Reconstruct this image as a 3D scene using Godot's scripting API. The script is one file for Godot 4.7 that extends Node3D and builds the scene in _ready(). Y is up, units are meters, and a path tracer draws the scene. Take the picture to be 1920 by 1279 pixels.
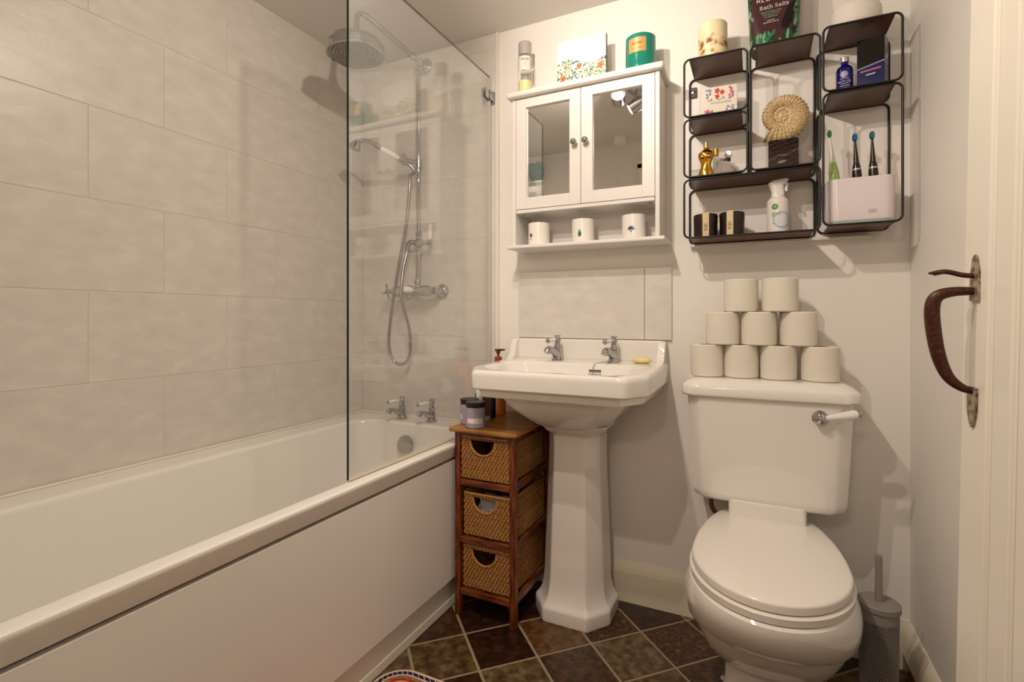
extends Node3D
# A small white cottage bathroom: bath and shower, pedestal basin, mirrored cabinet, wire shelf, toilet.

const BACK := -1.794      # face of the back wall
const LEFT := -1.617      # face of the tiles on the wall beside the bath
const RIGHT := 0.40
const FRONT := -0.05      # wall with the doorway, beside the camera
const CEIL := 2.14
const EYE := 1.006

# ---------------------------------------------------------------- mesh builder
class MB:
	var v := PackedVector3Array()
	var n := PackedVector3Array()
	var uv := PackedVector2Array()
	var T := Transform3D()
	func tri(a: Vector3, b: Vector3, c: Vector3) -> void:
		v.append(T * a); v.append(T * b); v.append(T * c)
		for i in 3:
			n.append(Vector3.ZERO)
			uv.append(Vector2.ZERO)
	func trin(a: Vector3, b: Vector3, c: Vector3, na: Vector3, nb: Vector3, nc: Vector3) -> void:
		v.append(T * a); v.append(T * b); v.append(T * c)
		n.append(T.basis * na); n.append(T.basis * nb); n.append(T.basis * nc)
		for i in 3:
			uv.append(Vector2.ZERO)
	func quad(a: Vector3, b: Vector3, c: Vector3, d: Vector3) -> void:
		tri(a, b, c); tri(a, c, d)
	func band(r0: PackedVector3Array, r1: PackedVector3Array) -> void:
		var m := r0.size()
		for i in m:
			var j := (i + 1) % m
			quad(r0[i], r1[i], r1[j], r0[j])
	func mid(r: PackedVector3Array) -> Vector3:
		var s := Vector3.ZERO
		for p in r:
			s += p
		return s / r.size()
	func cap(r: PackedVector3Array, top: bool) -> void:
		var c := mid(r)
		for i in r.size():
			var j := (i + 1) % r.size()
			if top:
				tri(c, r[j], r[i])
			else:
				tri(c, r[i], r[j])
	func loft(rings: Array, c0 := true, c1 := true) -> void:
		for k in rings.size() - 1:
			band(rings[k], rings[k + 1])
		if c0:
			cap(rings[0], false)
		if c1:
			cap(rings[-1], true)
	# rounded rectangle ring in XZ
	static func rr(w: float, d: float, r: float, seg: int, y: float, c := Vector3.ZERO) -> PackedVector3Array:
		var out := PackedVector3Array()
		r = minf(r, minf(w, d) / 2.0 - 0.00001)
		var sx := [1, -1, -1, 1]
		var sz := [1, 1, -1, -1]
		for k in 4:
			for i in seg + 1:
				var a := (k + float(i) / seg) * PI / 2.0
				out.append(c + Vector3(sx[k] * (w / 2 - r) + r * cos(a), y, sz[k] * (d / 2 - r) + r * sin(a)))
		return out
	func box(c: Vector3, s: Vector3, b := 0.002, seg := 1) -> void:
		b = minf(b, minf(s.x, minf(s.y, s.z)) * 0.49)
		var rings := []
		var lo := c.y - s.y / 2
		for k in seg + 1:
			var a := float(k) / seg * PI / 2
			var ins := b * (1 - sin(a))
			rings.append(rr(s.x - 2 * ins, s.z - 2 * ins, maxf(b - ins, 0.0002), seg, lo + b * (1 - cos(a)), Vector3(c.x, 0, c.z)))
		for k in seg + 1:
			var a := float(seg - k) / seg * PI / 2
			var ins := b * (1 - sin(a))
			rings.append(rr(s.x - 2 * ins, s.z - 2 * ins, maxf(b - ins, 0.0002), seg, lo + s.y - b * (1 - cos(a)), Vector3(c.x, 0, c.z)))
		loft(rings)
	func lathe(prof: Array, seg := 32, c0 := true, c1 := true) -> void:
		var rings := []
		for p in prof:
			var r := PackedVector3Array()
			for i in seg:
				var a := TAU * i / seg
				r.append(Vector3(maxf(p.x, 0.00005) * cos(a), p.y, maxf(p.x, 0.00005) * sin(a)))
			rings.append(r)
		loft(rings, c0, c1)
	func tube(path: Array, rad, sides := 8, closed := false) -> void:
		var m := path.size()
		var rings := []
		var nrms := []
		var prev := Vector3.ZERO
		for i in m:
			var t: Vector3
			if closed:
				t = (path[(i + 1) % m] - path[(i - 1 + m) % m]).normalized()
			else:
				t = (path[mini(i + 1, m - 1)] - path[maxi(i - 1, 0)]).normalized()
			if prev == Vector3.ZERO:
				prev = t.cross(Vector3.UP if absf(t.y) < 0.9 else Vector3.RIGHT).normalized()
			var nn := (prev - t * prev.dot(t)).normalized()
			var bb := t.cross(nn)
			prev = nn
			var r: float = rad[i] if rad is Array else rad
			var ring := PackedVector3Array()
			var nr := PackedVector3Array()
			for k in sides:
				var a := TAU * k / sides
				var d := nn * cos(a) + bb * sin(a)
				ring.append(path[i] + d * r)
				nr.append(d)
			rings.append(ring)
			nrms.append(nr)
		for i in (m if closed else m - 1):
			var i2 := (i + 1) % m
			for k in sides:
				var k2 := (k + 1) % sides
				trin(rings[i][k], rings[i][k2], rings[i2][k2], nrms[i][k], nrms[i][k2], nrms[i2][k2])
				trin(rings[i][k], rings[i2][k2], rings[i2][k], nrms[i][k], nrms[i2][k2], nrms[i2][k])
		if not closed:
			cap(rings[0], true)
			cap(rings[-1], false)
	# flat polygon (in XY of the current transform) with thickness from z0 to z1
	func prism(poly: PackedVector2Array, z0: float, z1: float) -> void:
		var m := poly.size()
		var idx := Geometry2D.triangulate_polygon(poly)
		var cw := Geometry2D.is_polygon_clockwise(poly)
		for i in range(0, idx.size(), 3):
			var p := poly[idx[i]]; var q := poly[idx[i + 1]]; var r := poly[idx[i + 2]]
			if (q - p).cross(r - p) < 0:
				var s := q; q = r; r = s
			tri(Vector3(p.x, p.y, z1), Vector3(q.x, q.y, z1), Vector3(r.x, r.y, z1))
			tri(Vector3(p.x, p.y, z0), Vector3(r.x, r.y, z0), Vector3(q.x, q.y, z0))
		for i in m:
			var a := poly[i]; var b := poly[(i + 1) % m]
			if cw:
				var s := a; a = b; b = s
			quad(Vector3(a.x, a.y, z0), Vector3(b.x, b.y, z0), Vector3(b.x, b.y, z1), Vector3(a.x, a.y, z1))
	func ball(c: Vector3, r: Vector3, seg := 16) -> void:
		var prof := []
		var h := maxi(seg / 2, 6)
		var save := T
		T = T * Transform3D(Basis.from_scale(r), c)
		for i in h + 1:
			var a := -PI / 2 + PI * i / h
			prof.append(Vector2(cos(a), sin(a)))
		lathe(prof, seg, false, false)
		T = save
	func planar_uv(x0: float, x1: float, y0: float, y1: float) -> void:
		for i in v.size():
			uv[i] = Vector2((v[i].x - x0) / (x1 - x0), 1.0 - (v[i].y - y0) / (y1 - y0))
	func mesh(crease := 40.0) -> ArrayMesh:
		var m := v.size() / 3
		var fn := PackedVector3Array()
		fn.resize(m)
		var at := {}
		for f in m:
			fn[f] = (v[f * 3 + 1] - v[f * 3]).cross(v[f * 3 + 2] - v[f * 3])
			if n[f * 3] == Vector3.ZERO:
				for k in 3:
					var key := Vector3i((v[f * 3 + k] * 50000.0).round())
					if not at.has(key):
						at[key] = PackedInt32Array()
					at[key].append(f)
		var cosc := cos(deg_to_rad(crease))
		var ov := PackedVector3Array(); var on := PackedVector3Array(); var ou := PackedVector2Array()
		for f in m:
			if fn[f].length_squared() < 1e-20:
				continue
			var nf := fn[f].normalized()
			for k in [0, 2, 1]:
				var i: int = f * 3 + k
				var nn := n[i]
				if nn == Vector3.ZERO:
					for g in at[Vector3i((v[i] * 50000.0).round())]:
						if fn[g].normalized().dot(nf) > cosc:
							nn += fn[g]
				ov.append(v[i]); on.append(nn.normalized() if nn.length_squared() > 0.0 else nf); ou.append(uv[i])
		var arr := []
		arr.resize(Mesh.ARRAY_MAX)
		arr[Mesh.ARRAY_VERTEX] = ov
		arr[Mesh.ARRAY_NORMAL] = on
		arr[Mesh.ARRAY_TEX_UV] = ou
		var am := ArrayMesh.new()
		am.add_surface_from_arrays(Mesh.PRIMITIVE_TRIANGLES, arr)
		return am

# ---------------------------------------------------------------- scene helpers
var names := {}
func numbered(called: String) -> String:
	if not names.has(called):
		names[called] = 0
		return called
	names[called] += 1
	return "%s_%03d" % [called, names[called]]
func thing(called: String, label: String, category: String, at := Vector3.ZERO, group := "") -> Node3D:
	var o := Node3D.new()
	o.name = numbered(called)
	add_child(o)
	o.position = at
	o.set_meta("label", label)
	o.set_meta("category", category)
	if group:
		o.set_meta("group", group)
	return o
func struct(called: String, label := "") -> Node3D:
	var o := Node3D.new()
	o.name = called
	add_child(o)
	o.set_meta("kind", "structure")
	if label:
		o.set_meta("label", label)
	return o
func part(parent: Node3D, called: String, m, material: Material, label := "", stuff := false) -> MeshInstance3D:
	var o := MeshInstance3D.new()
	o.name = called
	o.mesh = m.mesh() if m is MB else m
	o.material_override = material
	parent.add_child(o, true)
	if label:
		o.set_meta("label", label)
	if stuff:
		o.set_meta("kind", "stuff")
	return o
func mb(at := Transform3D()) -> MB:
	var b := MB.new()
	b.T = at
	return b
func wb(node: Node3D) -> MB:          # build in world coordinates for a thing placed at node
	return mb(node.global_transform.affine_inverse())
func mv(x: float, y: float, z: float) -> Transform3D:
	return Transform3D(Basis(), Vector3(x, y, z))
func look(at: Vector3, dir: Vector3) -> Transform3D:   # local +Y runs along dir
	var y := dir.normalized()
	var x := y.cross(Vector3.FORWARD if absf(y.z) < 0.9 else Vector3.RIGHT).normalized()
	return Transform3D(Basis(x, y, x.cross(y)), at)
func ring(poly: PackedVector2Array, c: Vector2, count: int, y: float) -> PackedVector3Array:
	var out := PackedVector3Array()
	for i in count:
		var a := TAU * i / count
		var far := c + Vector2(cos(a), sin(a)) * 9.0
		var best := c
		for k in poly.size():
			var hit = Geometry2D.segment_intersects_segment(c, far, poly[k], poly[(k + 1) % poly.size()])
			if hit != null:
				best = hit
		out.append(Vector3(best.x, y, best.y))
	return out
func spline(pts: Array, per := 8) -> Array:
	var out := []
	for i in pts.size() - 1:
		var p0: Vector3 = pts[maxi(i - 1, 0)]; var p1: Vector3 = pts[i]; var p2: Vector3 = pts[i + 1]; var p3: Vector3 = pts[mini(i + 2, pts.size() - 1)]
		for k in per:
			out.append(p1.cubic_interpolate(p2, p0, p3, float(k) / per))
	out.append(pts[-1])
	return out
func text(parent: Node3D, txt: String, h: float, xf: Transform3D, material: Material, radius := 0.0, serif := false, depth := 0.0004) -> MeshInstance3D:
	var t := TextMesh.new()
	var f := SystemFont.new()
	f.font_names = PackedStringArray(["Droid Serif" if serif else "Droid Sans"])
	t.font = f
	t.text = txt
	t.font_size = 32
	t.pixel_size = h / 23.0
	t.depth = depth
	t.curve_step = 2.0
	var m: Mesh = t
	if radius > 0.0:
		var a := t.get_mesh_arrays()
		var vs: PackedVector3Array = a[Mesh.ARRAY_VERTEX]
		var ns: PackedVector3Array = a[Mesh.ARRAY_NORMAL]
		for i in vs.size():
			var ang := vs[i].x / radius
			var rr := radius + vs[i].z
			vs[i] = Vector3(sin(ang) * rr, vs[i].y, cos(ang) * rr)
			ns[i] = Basis(Vector3.UP, ang) * ns[i]
		var b := []
		b.resize(Mesh.ARRAY_MAX)
		b[Mesh.ARRAY_VERTEX] = vs
		b[Mesh.ARRAY_NORMAL] = ns
		b[Mesh.ARRAY_INDEX] = a[Mesh.ARRAY_INDEX]
		m = ArrayMesh.new()
		m.add_surface_from_arrays(Mesh.PRIMITIVE_TRIANGLES, b)
	var o := part(parent, "lettering", m, material)
	o.transform = xf
	return o

func badge(t: Node3D, r: float, x: float, y: float, rad: float, col: Color) -> void:
	var q := mb()                      # a round printed mark following a round side
	var on := func(p: Vector2) -> Vector3:
		return Vector3(sin((x + p.x) / rad) * rad, y + p.y, cos((x + p.x) / rad) * rad)
	for k in 6:
		for i in 24:
			var d0 := Vector2.from_angle(TAU * i / 24); var d1 := Vector2.from_angle(TAU * (i + 1) / 24)
			q.quad(on.call(d0 * r * k / 6.0), on.call(d0 * r * (k + 1) / 6.0), on.call(d1 * r * (k + 1) / 6.0), on.call(d1 * r * k / 6.0))
	part(t, "badge", q, mat(col, 0.35))
func print_line(t: Node3D, rad: float, turn: float, width: float, y: float, h: float, material: Material) -> void:
	var b := mb()                      # a line of small print following a round side
	for i in 6:
		var a0 := turn + width / rad * (i / 6.0 - 0.5); var a1 := turn + width / rad * ((i + 0.8) / 6.0 - 0.5)
		b.quad(Vector3(sin(a0) * rad, y, cos(a0) * rad), Vector3(sin(a1) * rad, y, cos(a1) * rad), Vector3(sin(a1) * rad, y + h, cos(a1) * rad), Vector3(sin(a0) * rad, y + h, cos(a0) * rad))
	part(t, "print_line", b, material)

# ---------------------------------------------------------------- materials
var M := {}
func mat(c: Color, rough := 0.5, metal := 0.0) -> StandardMaterial3D:
	var m := StandardMaterial3D.new()
	m.albedo_color = c
	m.roughness = rough
	m.metallic = metal
	return m
func noise(freq: float, kind := FastNoiseLite.TYPE_SIMPLEX_SMOOTH, oct := 4, sd := 1) -> FastNoiseLite:
	var f := FastNoiseLite.new()
	f.noise_type = kind
	f.frequency = freq
	f.fractal_octaves = oct
	f.seed = sd
	return f
func ntex(f: FastNoiseLite, stops: Array, size := 512) -> NoiseTexture2D:
	var t := NoiseTexture2D.new()
	t.width = size
	t.height = size
	t.seamless = true
	t.noise = f
	var g := Gradient.new()
	var off := PackedFloat32Array(); var col := PackedColorArray()
	for s in stops:
		off.append(s[0]); col.append(s[1])
	g.offsets = off
	g.colors = col
	t.color_ramp = g
	return t
func ntx_normal(f: FastNoiseLite, strength: float, size := 512) -> NoiseTexture2D:
	var t := NoiseTexture2D.new()
	t.width = size
	t.height = size
	t.seamless = true
	t.as_normal_map = true
	t.bump_strength = strength
	t.noise = f
	return t
func tex_mat(t: Texture2D, scale: Vector3, rough := 0.5, world := true, off := Vector3.ZERO) -> StandardMaterial3D:
	var m := mat(Color.WHITE, rough)
	m.albedo_texture = t
	m.uv1_triplanar = true
	m.uv1_world_triplanar = world
	m.uv1_scale = scale
	m.uv1_offset = off
	return m
func g(v: float, t := 0.0) -> Color:
	return Color(v, v - t * 0.5, v - t)

func make_materials() -> void:
	M.plaster = mat(Color(0.93, 0.915, 0.89), 0.55)
	M.plaster.normal_enabled = true
	M.plaster.normal_texture = ntx_normal(noise(0.012, FastNoiseLite.TYPE_SIMPLEX_SMOOTH, 4, 9), 3.0)
	M.plaster.normal_scale = 0.12
	M.plaster.uv1_triplanar = true
	M.plaster.uv1_world_triplanar = true
	M.plaster.uv1_scale = Vector3(2, 2, 2)
	M.ceiling = mat(Color(0.90, 0.885, 0.86), 0.9)
	M.trim = mat(Color(0.91, 0.89, 0.84), 0.35)
	M.oldtrim = mat(Color(0.88, 0.85, 0.77), 0.4)
	M.grout = mat(Color(0.84, 0.815, 0.77), 0.8)
	M.tile = []
	var cloud := ntex(noise(0.007, FastNoiseLite.TYPE_SIMPLEX_SMOOTH, 7, 3), [[0.0, Color(0.825, 0.803, 0.772)], [0.35, Color(0.85, 0.83, 0.80)], [0.6, Color(0.858, 0.838, 0.808)], [0.72, Color(0.872, 0.853, 0.824)], [1.0, Color(0.88, 0.862, 0.834)]], 1024)
	var brush := ntx_normal(noise(0.02, FastNoiseLite.TYPE_SIMPLEX_SMOOTH, 4, 21), 4.0)
	for i in 4:
		var m := tex_mat(cloud, Vector3(1.2, 2.2, 1.2), 0.36, true, Vector3(0.31 * i, 0.17 * i, 0.43 * i))
		m.normal_enabled = true
		m.normal_texture = brush
		m.normal_scale = 0.10
		M.tile.append(m)
	M.porcelain = mat(Color(0.93, 0.915, 0.89), 0.07)
	M.porcelain.clearcoat_enabled = true
	M.porcelain.clearcoat = 0.5
	M.porcelain.clearcoat_roughness = 0.03
	M.acrylic = mat(Color(0.94, 0.93, 0.905), 0.13)
	M.panel = mat(Color(0.92, 0.905, 0.88), 0.28)
	M.seat = mat(Color(0.94, 0.92, 0.89), 0.18)
	M.chrome = mat(Color(0.72, 0.72, 0.73), 0.04, 1.0)
	M.hosemetal = mat(Color(0.60, 0.60, 0.61), 0.2, 1.0)
	M.nozzle = mat(Color(0.62, 0.60, 0.57), 0.4)
	M.faceplate = mat(Color(0.66, 0.65, 0.63), 0.25, 0.8)
	M.glass = mat(Color(0.93, 0.97, 0.95, 0.035), 0.0)
	M.glass.transparency = BaseMaterial3D.TRANSPARENCY_ALPHA
	M.glassedge = mat(Color(0.05, 0.13, 0.10), 0.1)
	M.silicone = mat(Color(0.80, 0.76, 0.66), 0.5)
	M.mirror = mat(Color(0.93, 0.93, 0.92), 0.01, 1.0)
	M.cabinet = mat(Color(0.905, 0.89, 0.87), 0.4)
	M.screwhole = mat(Color(0.35, 0.33, 0.30), 0.8)
	M.blackwire = mat(Color(0.035, 0.03, 0.03), 0.4)
	M.tray = mat(Color(0.31, 0.13, 0.06), 0.36)
	M.paper = mat(Color(0.89, 0.865, 0.81), 0.95)
	M.paper.normal_enabled = true
	M.paper.normal_texture = ntx_normal(noise(0.15, FastNoiseLite.TYPE_CELLULAR, 2, 5), 5.0)
	M.paper.normal_scale = 0.25
	M.paper.uv1_triplanar = true
	M.paper.uv1_scale = Vector3(9, 9, 9)
	M.card = mat(Color(0.62, 0.52, 0.40), 0.9)
	var woodn := noise(0.015, FastNoiseLite.TYPE_SIMPLEX_SMOOTH, 5, 12)
	var woodt := ntex(woodn, [[0.0, Color(0.19, 0.065, 0.03)], [0.35, Color(0.35, 0.145, 0.05)], [0.6, Color(0.46, 0.22, 0.075)], [1.0, Color(0.57, 0.32, 0.125)]])
	var topt := ntex(woodn, [[0.0, Color(0.46, 0.28, 0.12)], [0.4, Color(0.62, 0.42, 0.19)], [0.7, Color(0.69, 0.49, 0.25)], [1.0, Color(0.76, 0.58, 0.34)]])
	M.woodv = tex_mat(woodt, Vector3(9, 1.4, 9), 0.3, false)
	M.woodh = tex_mat(woodt, Vector3(1.4, 9, 9), 0.3, false)
	M.woodd = tex_mat(woodt, Vector3(9, 9, 1.4), 0.3, false)
	M.woodtop = tex_mat(topt, Vector3(1.2, 8, 6), 0.34, false)
	M.wicker = tex_mat(ntex(noise(0.05, FastNoiseLite.TYPE_SIMPLEX_SMOOTH, 3, 31), [[0.0, Color(0.42, 0.25, 0.11)], [0.45, Color(0.66, 0.46, 0.24)], [1.0, Color(0.82, 0.64, 0.39)]]), Vector3(7, 3, 7), 0.6, false)
	M.black = mat(Color(0.02, 0.02, 0.022), 0.35)
	M.iron = tex_mat(ntex(noise(0.03, FastNoiseLite.TYPE_SIMPLEX_SMOOTH, 4, 41), [[0.0, Color(0.16, 0.06, 0.03)], [0.6, Color(0.29, 0.13, 0.07)], [0.8, Color(0.38, 0.22, 0.15)], [1.0, Color(0.62, 0.55, 0.48)]]), Vector3(9, 9, 9), 0.45, false)
	M.iron.metallic = 0.35
	M.ironworn = tex_mat(ntex(noise(0.03, FastNoiseLite.TYPE_SIMPLEX_SMOOTH, 4, 43), [[0.0, Color(0.22, 0.13, 0.09)], [0.3, Color(0.44, 0.35, 0.28)], [0.5, Color(0.62, 0.55, 0.48)], [1.0, Color(0.72, 0.67, 0.60)]]), Vector3(6, 6, 6), 0.4, false)
	M.ironworn.metallic = 0.3
	M.floor_grout = mat(Color(0.60, 0.53, 0.43), 0.85)
	var mott := noise(0.018, FastNoiseLite.TYPE_SIMPLEX_SMOOTH, 5, 51)
	var fine := noise(0.05, FastNoiseLite.TYPE_CELLULAR, 3, 52)
	var sets := {
		"dark": [mott, [[0.0, Color(0.115, 0.06, 0.04)], [0.5, Color(0.185, 0.10, 0.065)], [1.0, Color(0.30, 0.18, 0.12)]]],
		"brown": [mott, [[0.0, Color(0.15, 0.085, 0.045)], [0.5, Color(0.255, 0.16, 0.085)], [1.0, Color(0.39, 0.27, 0.155)]]],
		"olive": [mott, [[0.0, Color(0.19, 0.12, 0.06)], [0.5, Color(0.33, 0.25, 0.14)], [1.0, Color(0.49, 0.41, 0.27)]]],
		"green": [mott, [[0.0, Color(0.22, 0.16, 0.09)], [0.5, Color(0.37, 0.30, 0.20)], [1.0, Color(0.53, 0.47, 0.36)]]],
		"tan": [mott, [[0.0, Color(0.24, 0.14, 0.07)], [0.5, Color(0.37, 0.25, 0.135)], [1.0, Color(0.48, 0.36, 0.21)]]],
		"gold": [fine, [[0.0, Color(0.14, 0.065, 0.04)], [0.4, Color(0.23, 0.125, 0.07)], [0.75, Color(0.42, 0.30, 0.165)], [1.0, Color(0.54, 0.42, 0.25)]]],
	}
	M.slate = {}
	for k in sets:
		var m := tex_mat(ntex(sets[k][0], sets[k][1]), Vector3(2.6, 2.6, 2.6), 0.3)
		m.normal_enabled = true
		m.normal_texture = ntx_normal(noise(0.03, FastNoiseLite.TYPE_SIMPLEX_SMOOTH, 4, 61), 6.0) if not M.has("slaten") else M.slaten
		M.slaten = m.normal_texture
		m.normal_scale = 0.3
		M.slate[k] = m
	M.brownstrip = tex_mat(woodt, Vector3(6, 6, 1.2), 0.35)
	M.white = mat(Color(0.93, 0.92, 0.90), 0.35)
	M.gold = mat(Color(0.88, 0.66, 0.28), 0.16, 1.0)
	M.ink = mat(Color(0.08, 0.08, 0.08), 0.6)

# ---------------------------------------------------------------- light, camera
func make_view() -> void:
	var cam := Camera3D.new()
	cam.name = "camera"
	cam.position = Vector3(0, EYE, 0)
	cam.rotation = Vector3(0, deg_to_rad(25.7), 0)
	cam.projection = Camera3D.PROJECTION_FRUSTUM
	cam.near = 0.05
	cam.far = 50.0
	cam.size = 0.05 * 1279.0 / 946.0
	cam.frustum_offset = Vector2(0, -0.05 * 45.5 / 946.0)
	add_child(cam)
	cam.current = true
	var e := Environment.new()
	e.background_mode = Environment.BG_COLOR
	e.background_color = Color(0.02, 0.018, 0.015)
	e.tonemap_mode = Environment.TONE_MAPPER_LINEAR
	e.tonemap_exposure = 1.06
	e.sdfgi_enabled = true
	e.ssao_enabled = true
	e.ssil_enabled = true
	var we := WorldEnvironment.new()
	we.name = "surroundings"
	we.environment = e
	add_child(we)

const LAMP := Color(1.0, 0.935, 0.87)
func spot_head(f: Node3D, pivot: Vector3, aim: Vector3, energy: float, cone := 68.0) -> void:
	# a chrome can on a short stalk below the bar; the lamp sits in its open end
	var dir := (aim - pivot).normalized()
	var stalk := mb()
	stalk.tube([pivot + Vector3(0, 0.075, 0), pivot + Vector3(0, 0.03, 0)], 0.006, 10)
	var head := part(f, "spot_head", mb_head(pivot, dir), M.chrome)
	part(head, "stalk", stalk, M.chrome)
	var lens := mb(look(pivot + dir * 0.036, dir))
	lens.lathe([Vector2(0.0, -0.002), Vector2(0.026, -0.002), Vector2(0.026, 0.0), Vector2(0.018, 0.003), Vector2(0, 0.004)], 24, false, false)
	var lm := mat(Color(1, 0.95, 0.86), 0.3)
	lm.emission_enabled = true
	lm.emission = LAMP
	lm.emission_energy_multiplier = 6.0
	part(head, "lamp", lens, lm)
	var s := SpotLight3D.new()
	s.name = "lamp_light"
	s.light_color = LAMP
	s.light_energy = energy
	s.spot_angle = cone
	s.spot_angle_attenuation = 1.0
	s.spot_range = 8.0
	s.spot_attenuation = 2.0
	s.light_size = 0.013
	s.shadow_enabled = true
	f.add_child(s, true)
	s.position = pivot + dir * 0.046
	s.basis = Basis.looking_at(dir, Vector3.UP if absf(dir.y) < 0.95 else Vector3.RIGHT)
func mb_head(pivot: Vector3, dir: Vector3) -> MB:
	var b := mb(look(pivot, dir))
	b.lathe([Vector2(0.0, -0.042), Vector2(0.02, -0.042), Vector2(0.029, -0.037), Vector2(0.032, -0.028), Vector2(0.032, 0.038), Vector2(0.0295, 0.038), Vector2(0.0285, 0.032), Vector2(0.027, 0.0)], 28, false, false)
	return b
func make_lamps() -> void:
	var f := thing("spotlight_bar", "chrome ceiling spotlight bar with swivelling heads, seen in the cabinet mirror", "ceiling light")
	var bar := mb()
	var a := Vector3(-0.56, CEIL - 0.032, -0.93); var z := Vector3(-0.45, CEIL - 0.032, -0.36)
	bar.tube([a, z], 0.009, 12)
	part(f, "bar", bar, M.chrome)
	var rose := mb(mv(-0.505, CEIL - 0.026, -0.645))
	rose.lathe([Vector2(0, 0), Vector2(0.035, 0), Vector2(0.05, 0.006), Vector2(0.05, 0.0255)], 28)
	part(f, "ceiling_rose", rose, M.chrome)
	spot_head(f, Vector3(-0.585, 2.045, -0.96), Vector3(-0.40, 2.12, BACK), 0.50, 52.0)
	spot_head(f, Vector3(-0.515, 2.03, -0.88), Vector3(LEFT, 1.35, -1.05), 0.40, 80.0)
	spot_head(f, Vector3(-0.49, 2.03, -0.68), Vector3(0.22, 0.45, -1.50), 0.54, 82.0)
	spot_head(f, Vector3(-0.455, 2.03, -0.43), Vector3(-0.15, 0.2, -1.15), 0.52, 82.0)
	bar = mb()
	bar.tube([Vector3(-0.585, 2.12, -0.96), Vector3(-0.56, CEIL - 0.032, -0.93)], 0.007, 8)
	part(f, "end_arm", bar, M.chrome)
	# the landing has its own pendant, behind the photographer; it fills the low shadows through the doorway
	var t := thing("landing_pendant", "round opal glass pendant lamp hanging on the landing outside", "pendant lamp", Vector3(-0.22, CEIL, 0.78))
	var b := mb(mv(0, -0.36, 0))
	b.ball(Vector3.ZERO, Vector3(0.09, 0.09, 0.09), 28)
	var om := mat(Color(0.95, 0.93, 0.88), 0.4)
	om.emission_enabled = true
	om.emission = LAMP
	om.emission_energy_multiplier = 2.0
	part(t, "lamp_globe", b, om)
	b = mb()
	b.tube([Vector3(0, 0, 0), Vector3(0, -0.28, 0)], 0.003, 6)
	part(t, "flex", b, M.white)
	var o := OmniLight3D.new()
	o.name = "lamp_light"
	o.light_color = LAMP
	o.light_energy = 0.30
	o.light_size = 0.08
	o.omni_range = 8.0
	o.omni_attenuation = 2.0
	o.shadow_enabled = true
	t.add_child(o)
	o.position = Vector3(0, -0.36, 0)

# ---------------------------------------------------------------- room
func slab(parent: Node3D, called: String, lo: Vector3, hi: Vector3, material: Material) -> MeshInstance3D:
	var b := mb()
	b.box((lo + hi) / 2, hi - lo, 0.0005)
	return part(parent, called, b, material)
func tile_wall(parent: Node3D, o: Vector3, u: Vector3, nrm: Vector3, width: float, rows: Array, joints: Array) -> void:
	# rows: heights of the joints; joints[k]: positions along u of the upright joints of row k
	var k := 0
	for r in rows.size() - 1:
		var y0: float = rows[r]; var y1: float = rows[r + 1]
		var xs := [0.0]
		for j in joints[r % 2]:
			if j > 0.01 and j < width - 0.01:
				xs.append(j)
		xs.append(width)
		for i in xs.size() - 1:
			var b := mb(Transform3D(Basis(u, Vector3.UP, u.cross(Vector3.UP)), o))
			var gap := 0.0011
			var sgn := signf(u.cross(Vector3.UP).dot(nrm))
			b.box(Vector3((xs[i] + xs[i + 1]) / 2, (y0 + y1) / 2, -sgn * 0.004), Vector3(xs[i + 1] - xs[i] - 2 * gap, y1 - y0 - 2 * gap, 0.008), 0.0008)
			part(parent, "tile", b, M.tile[(k * 7 + r * 3) % 4])
			k += 1
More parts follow.
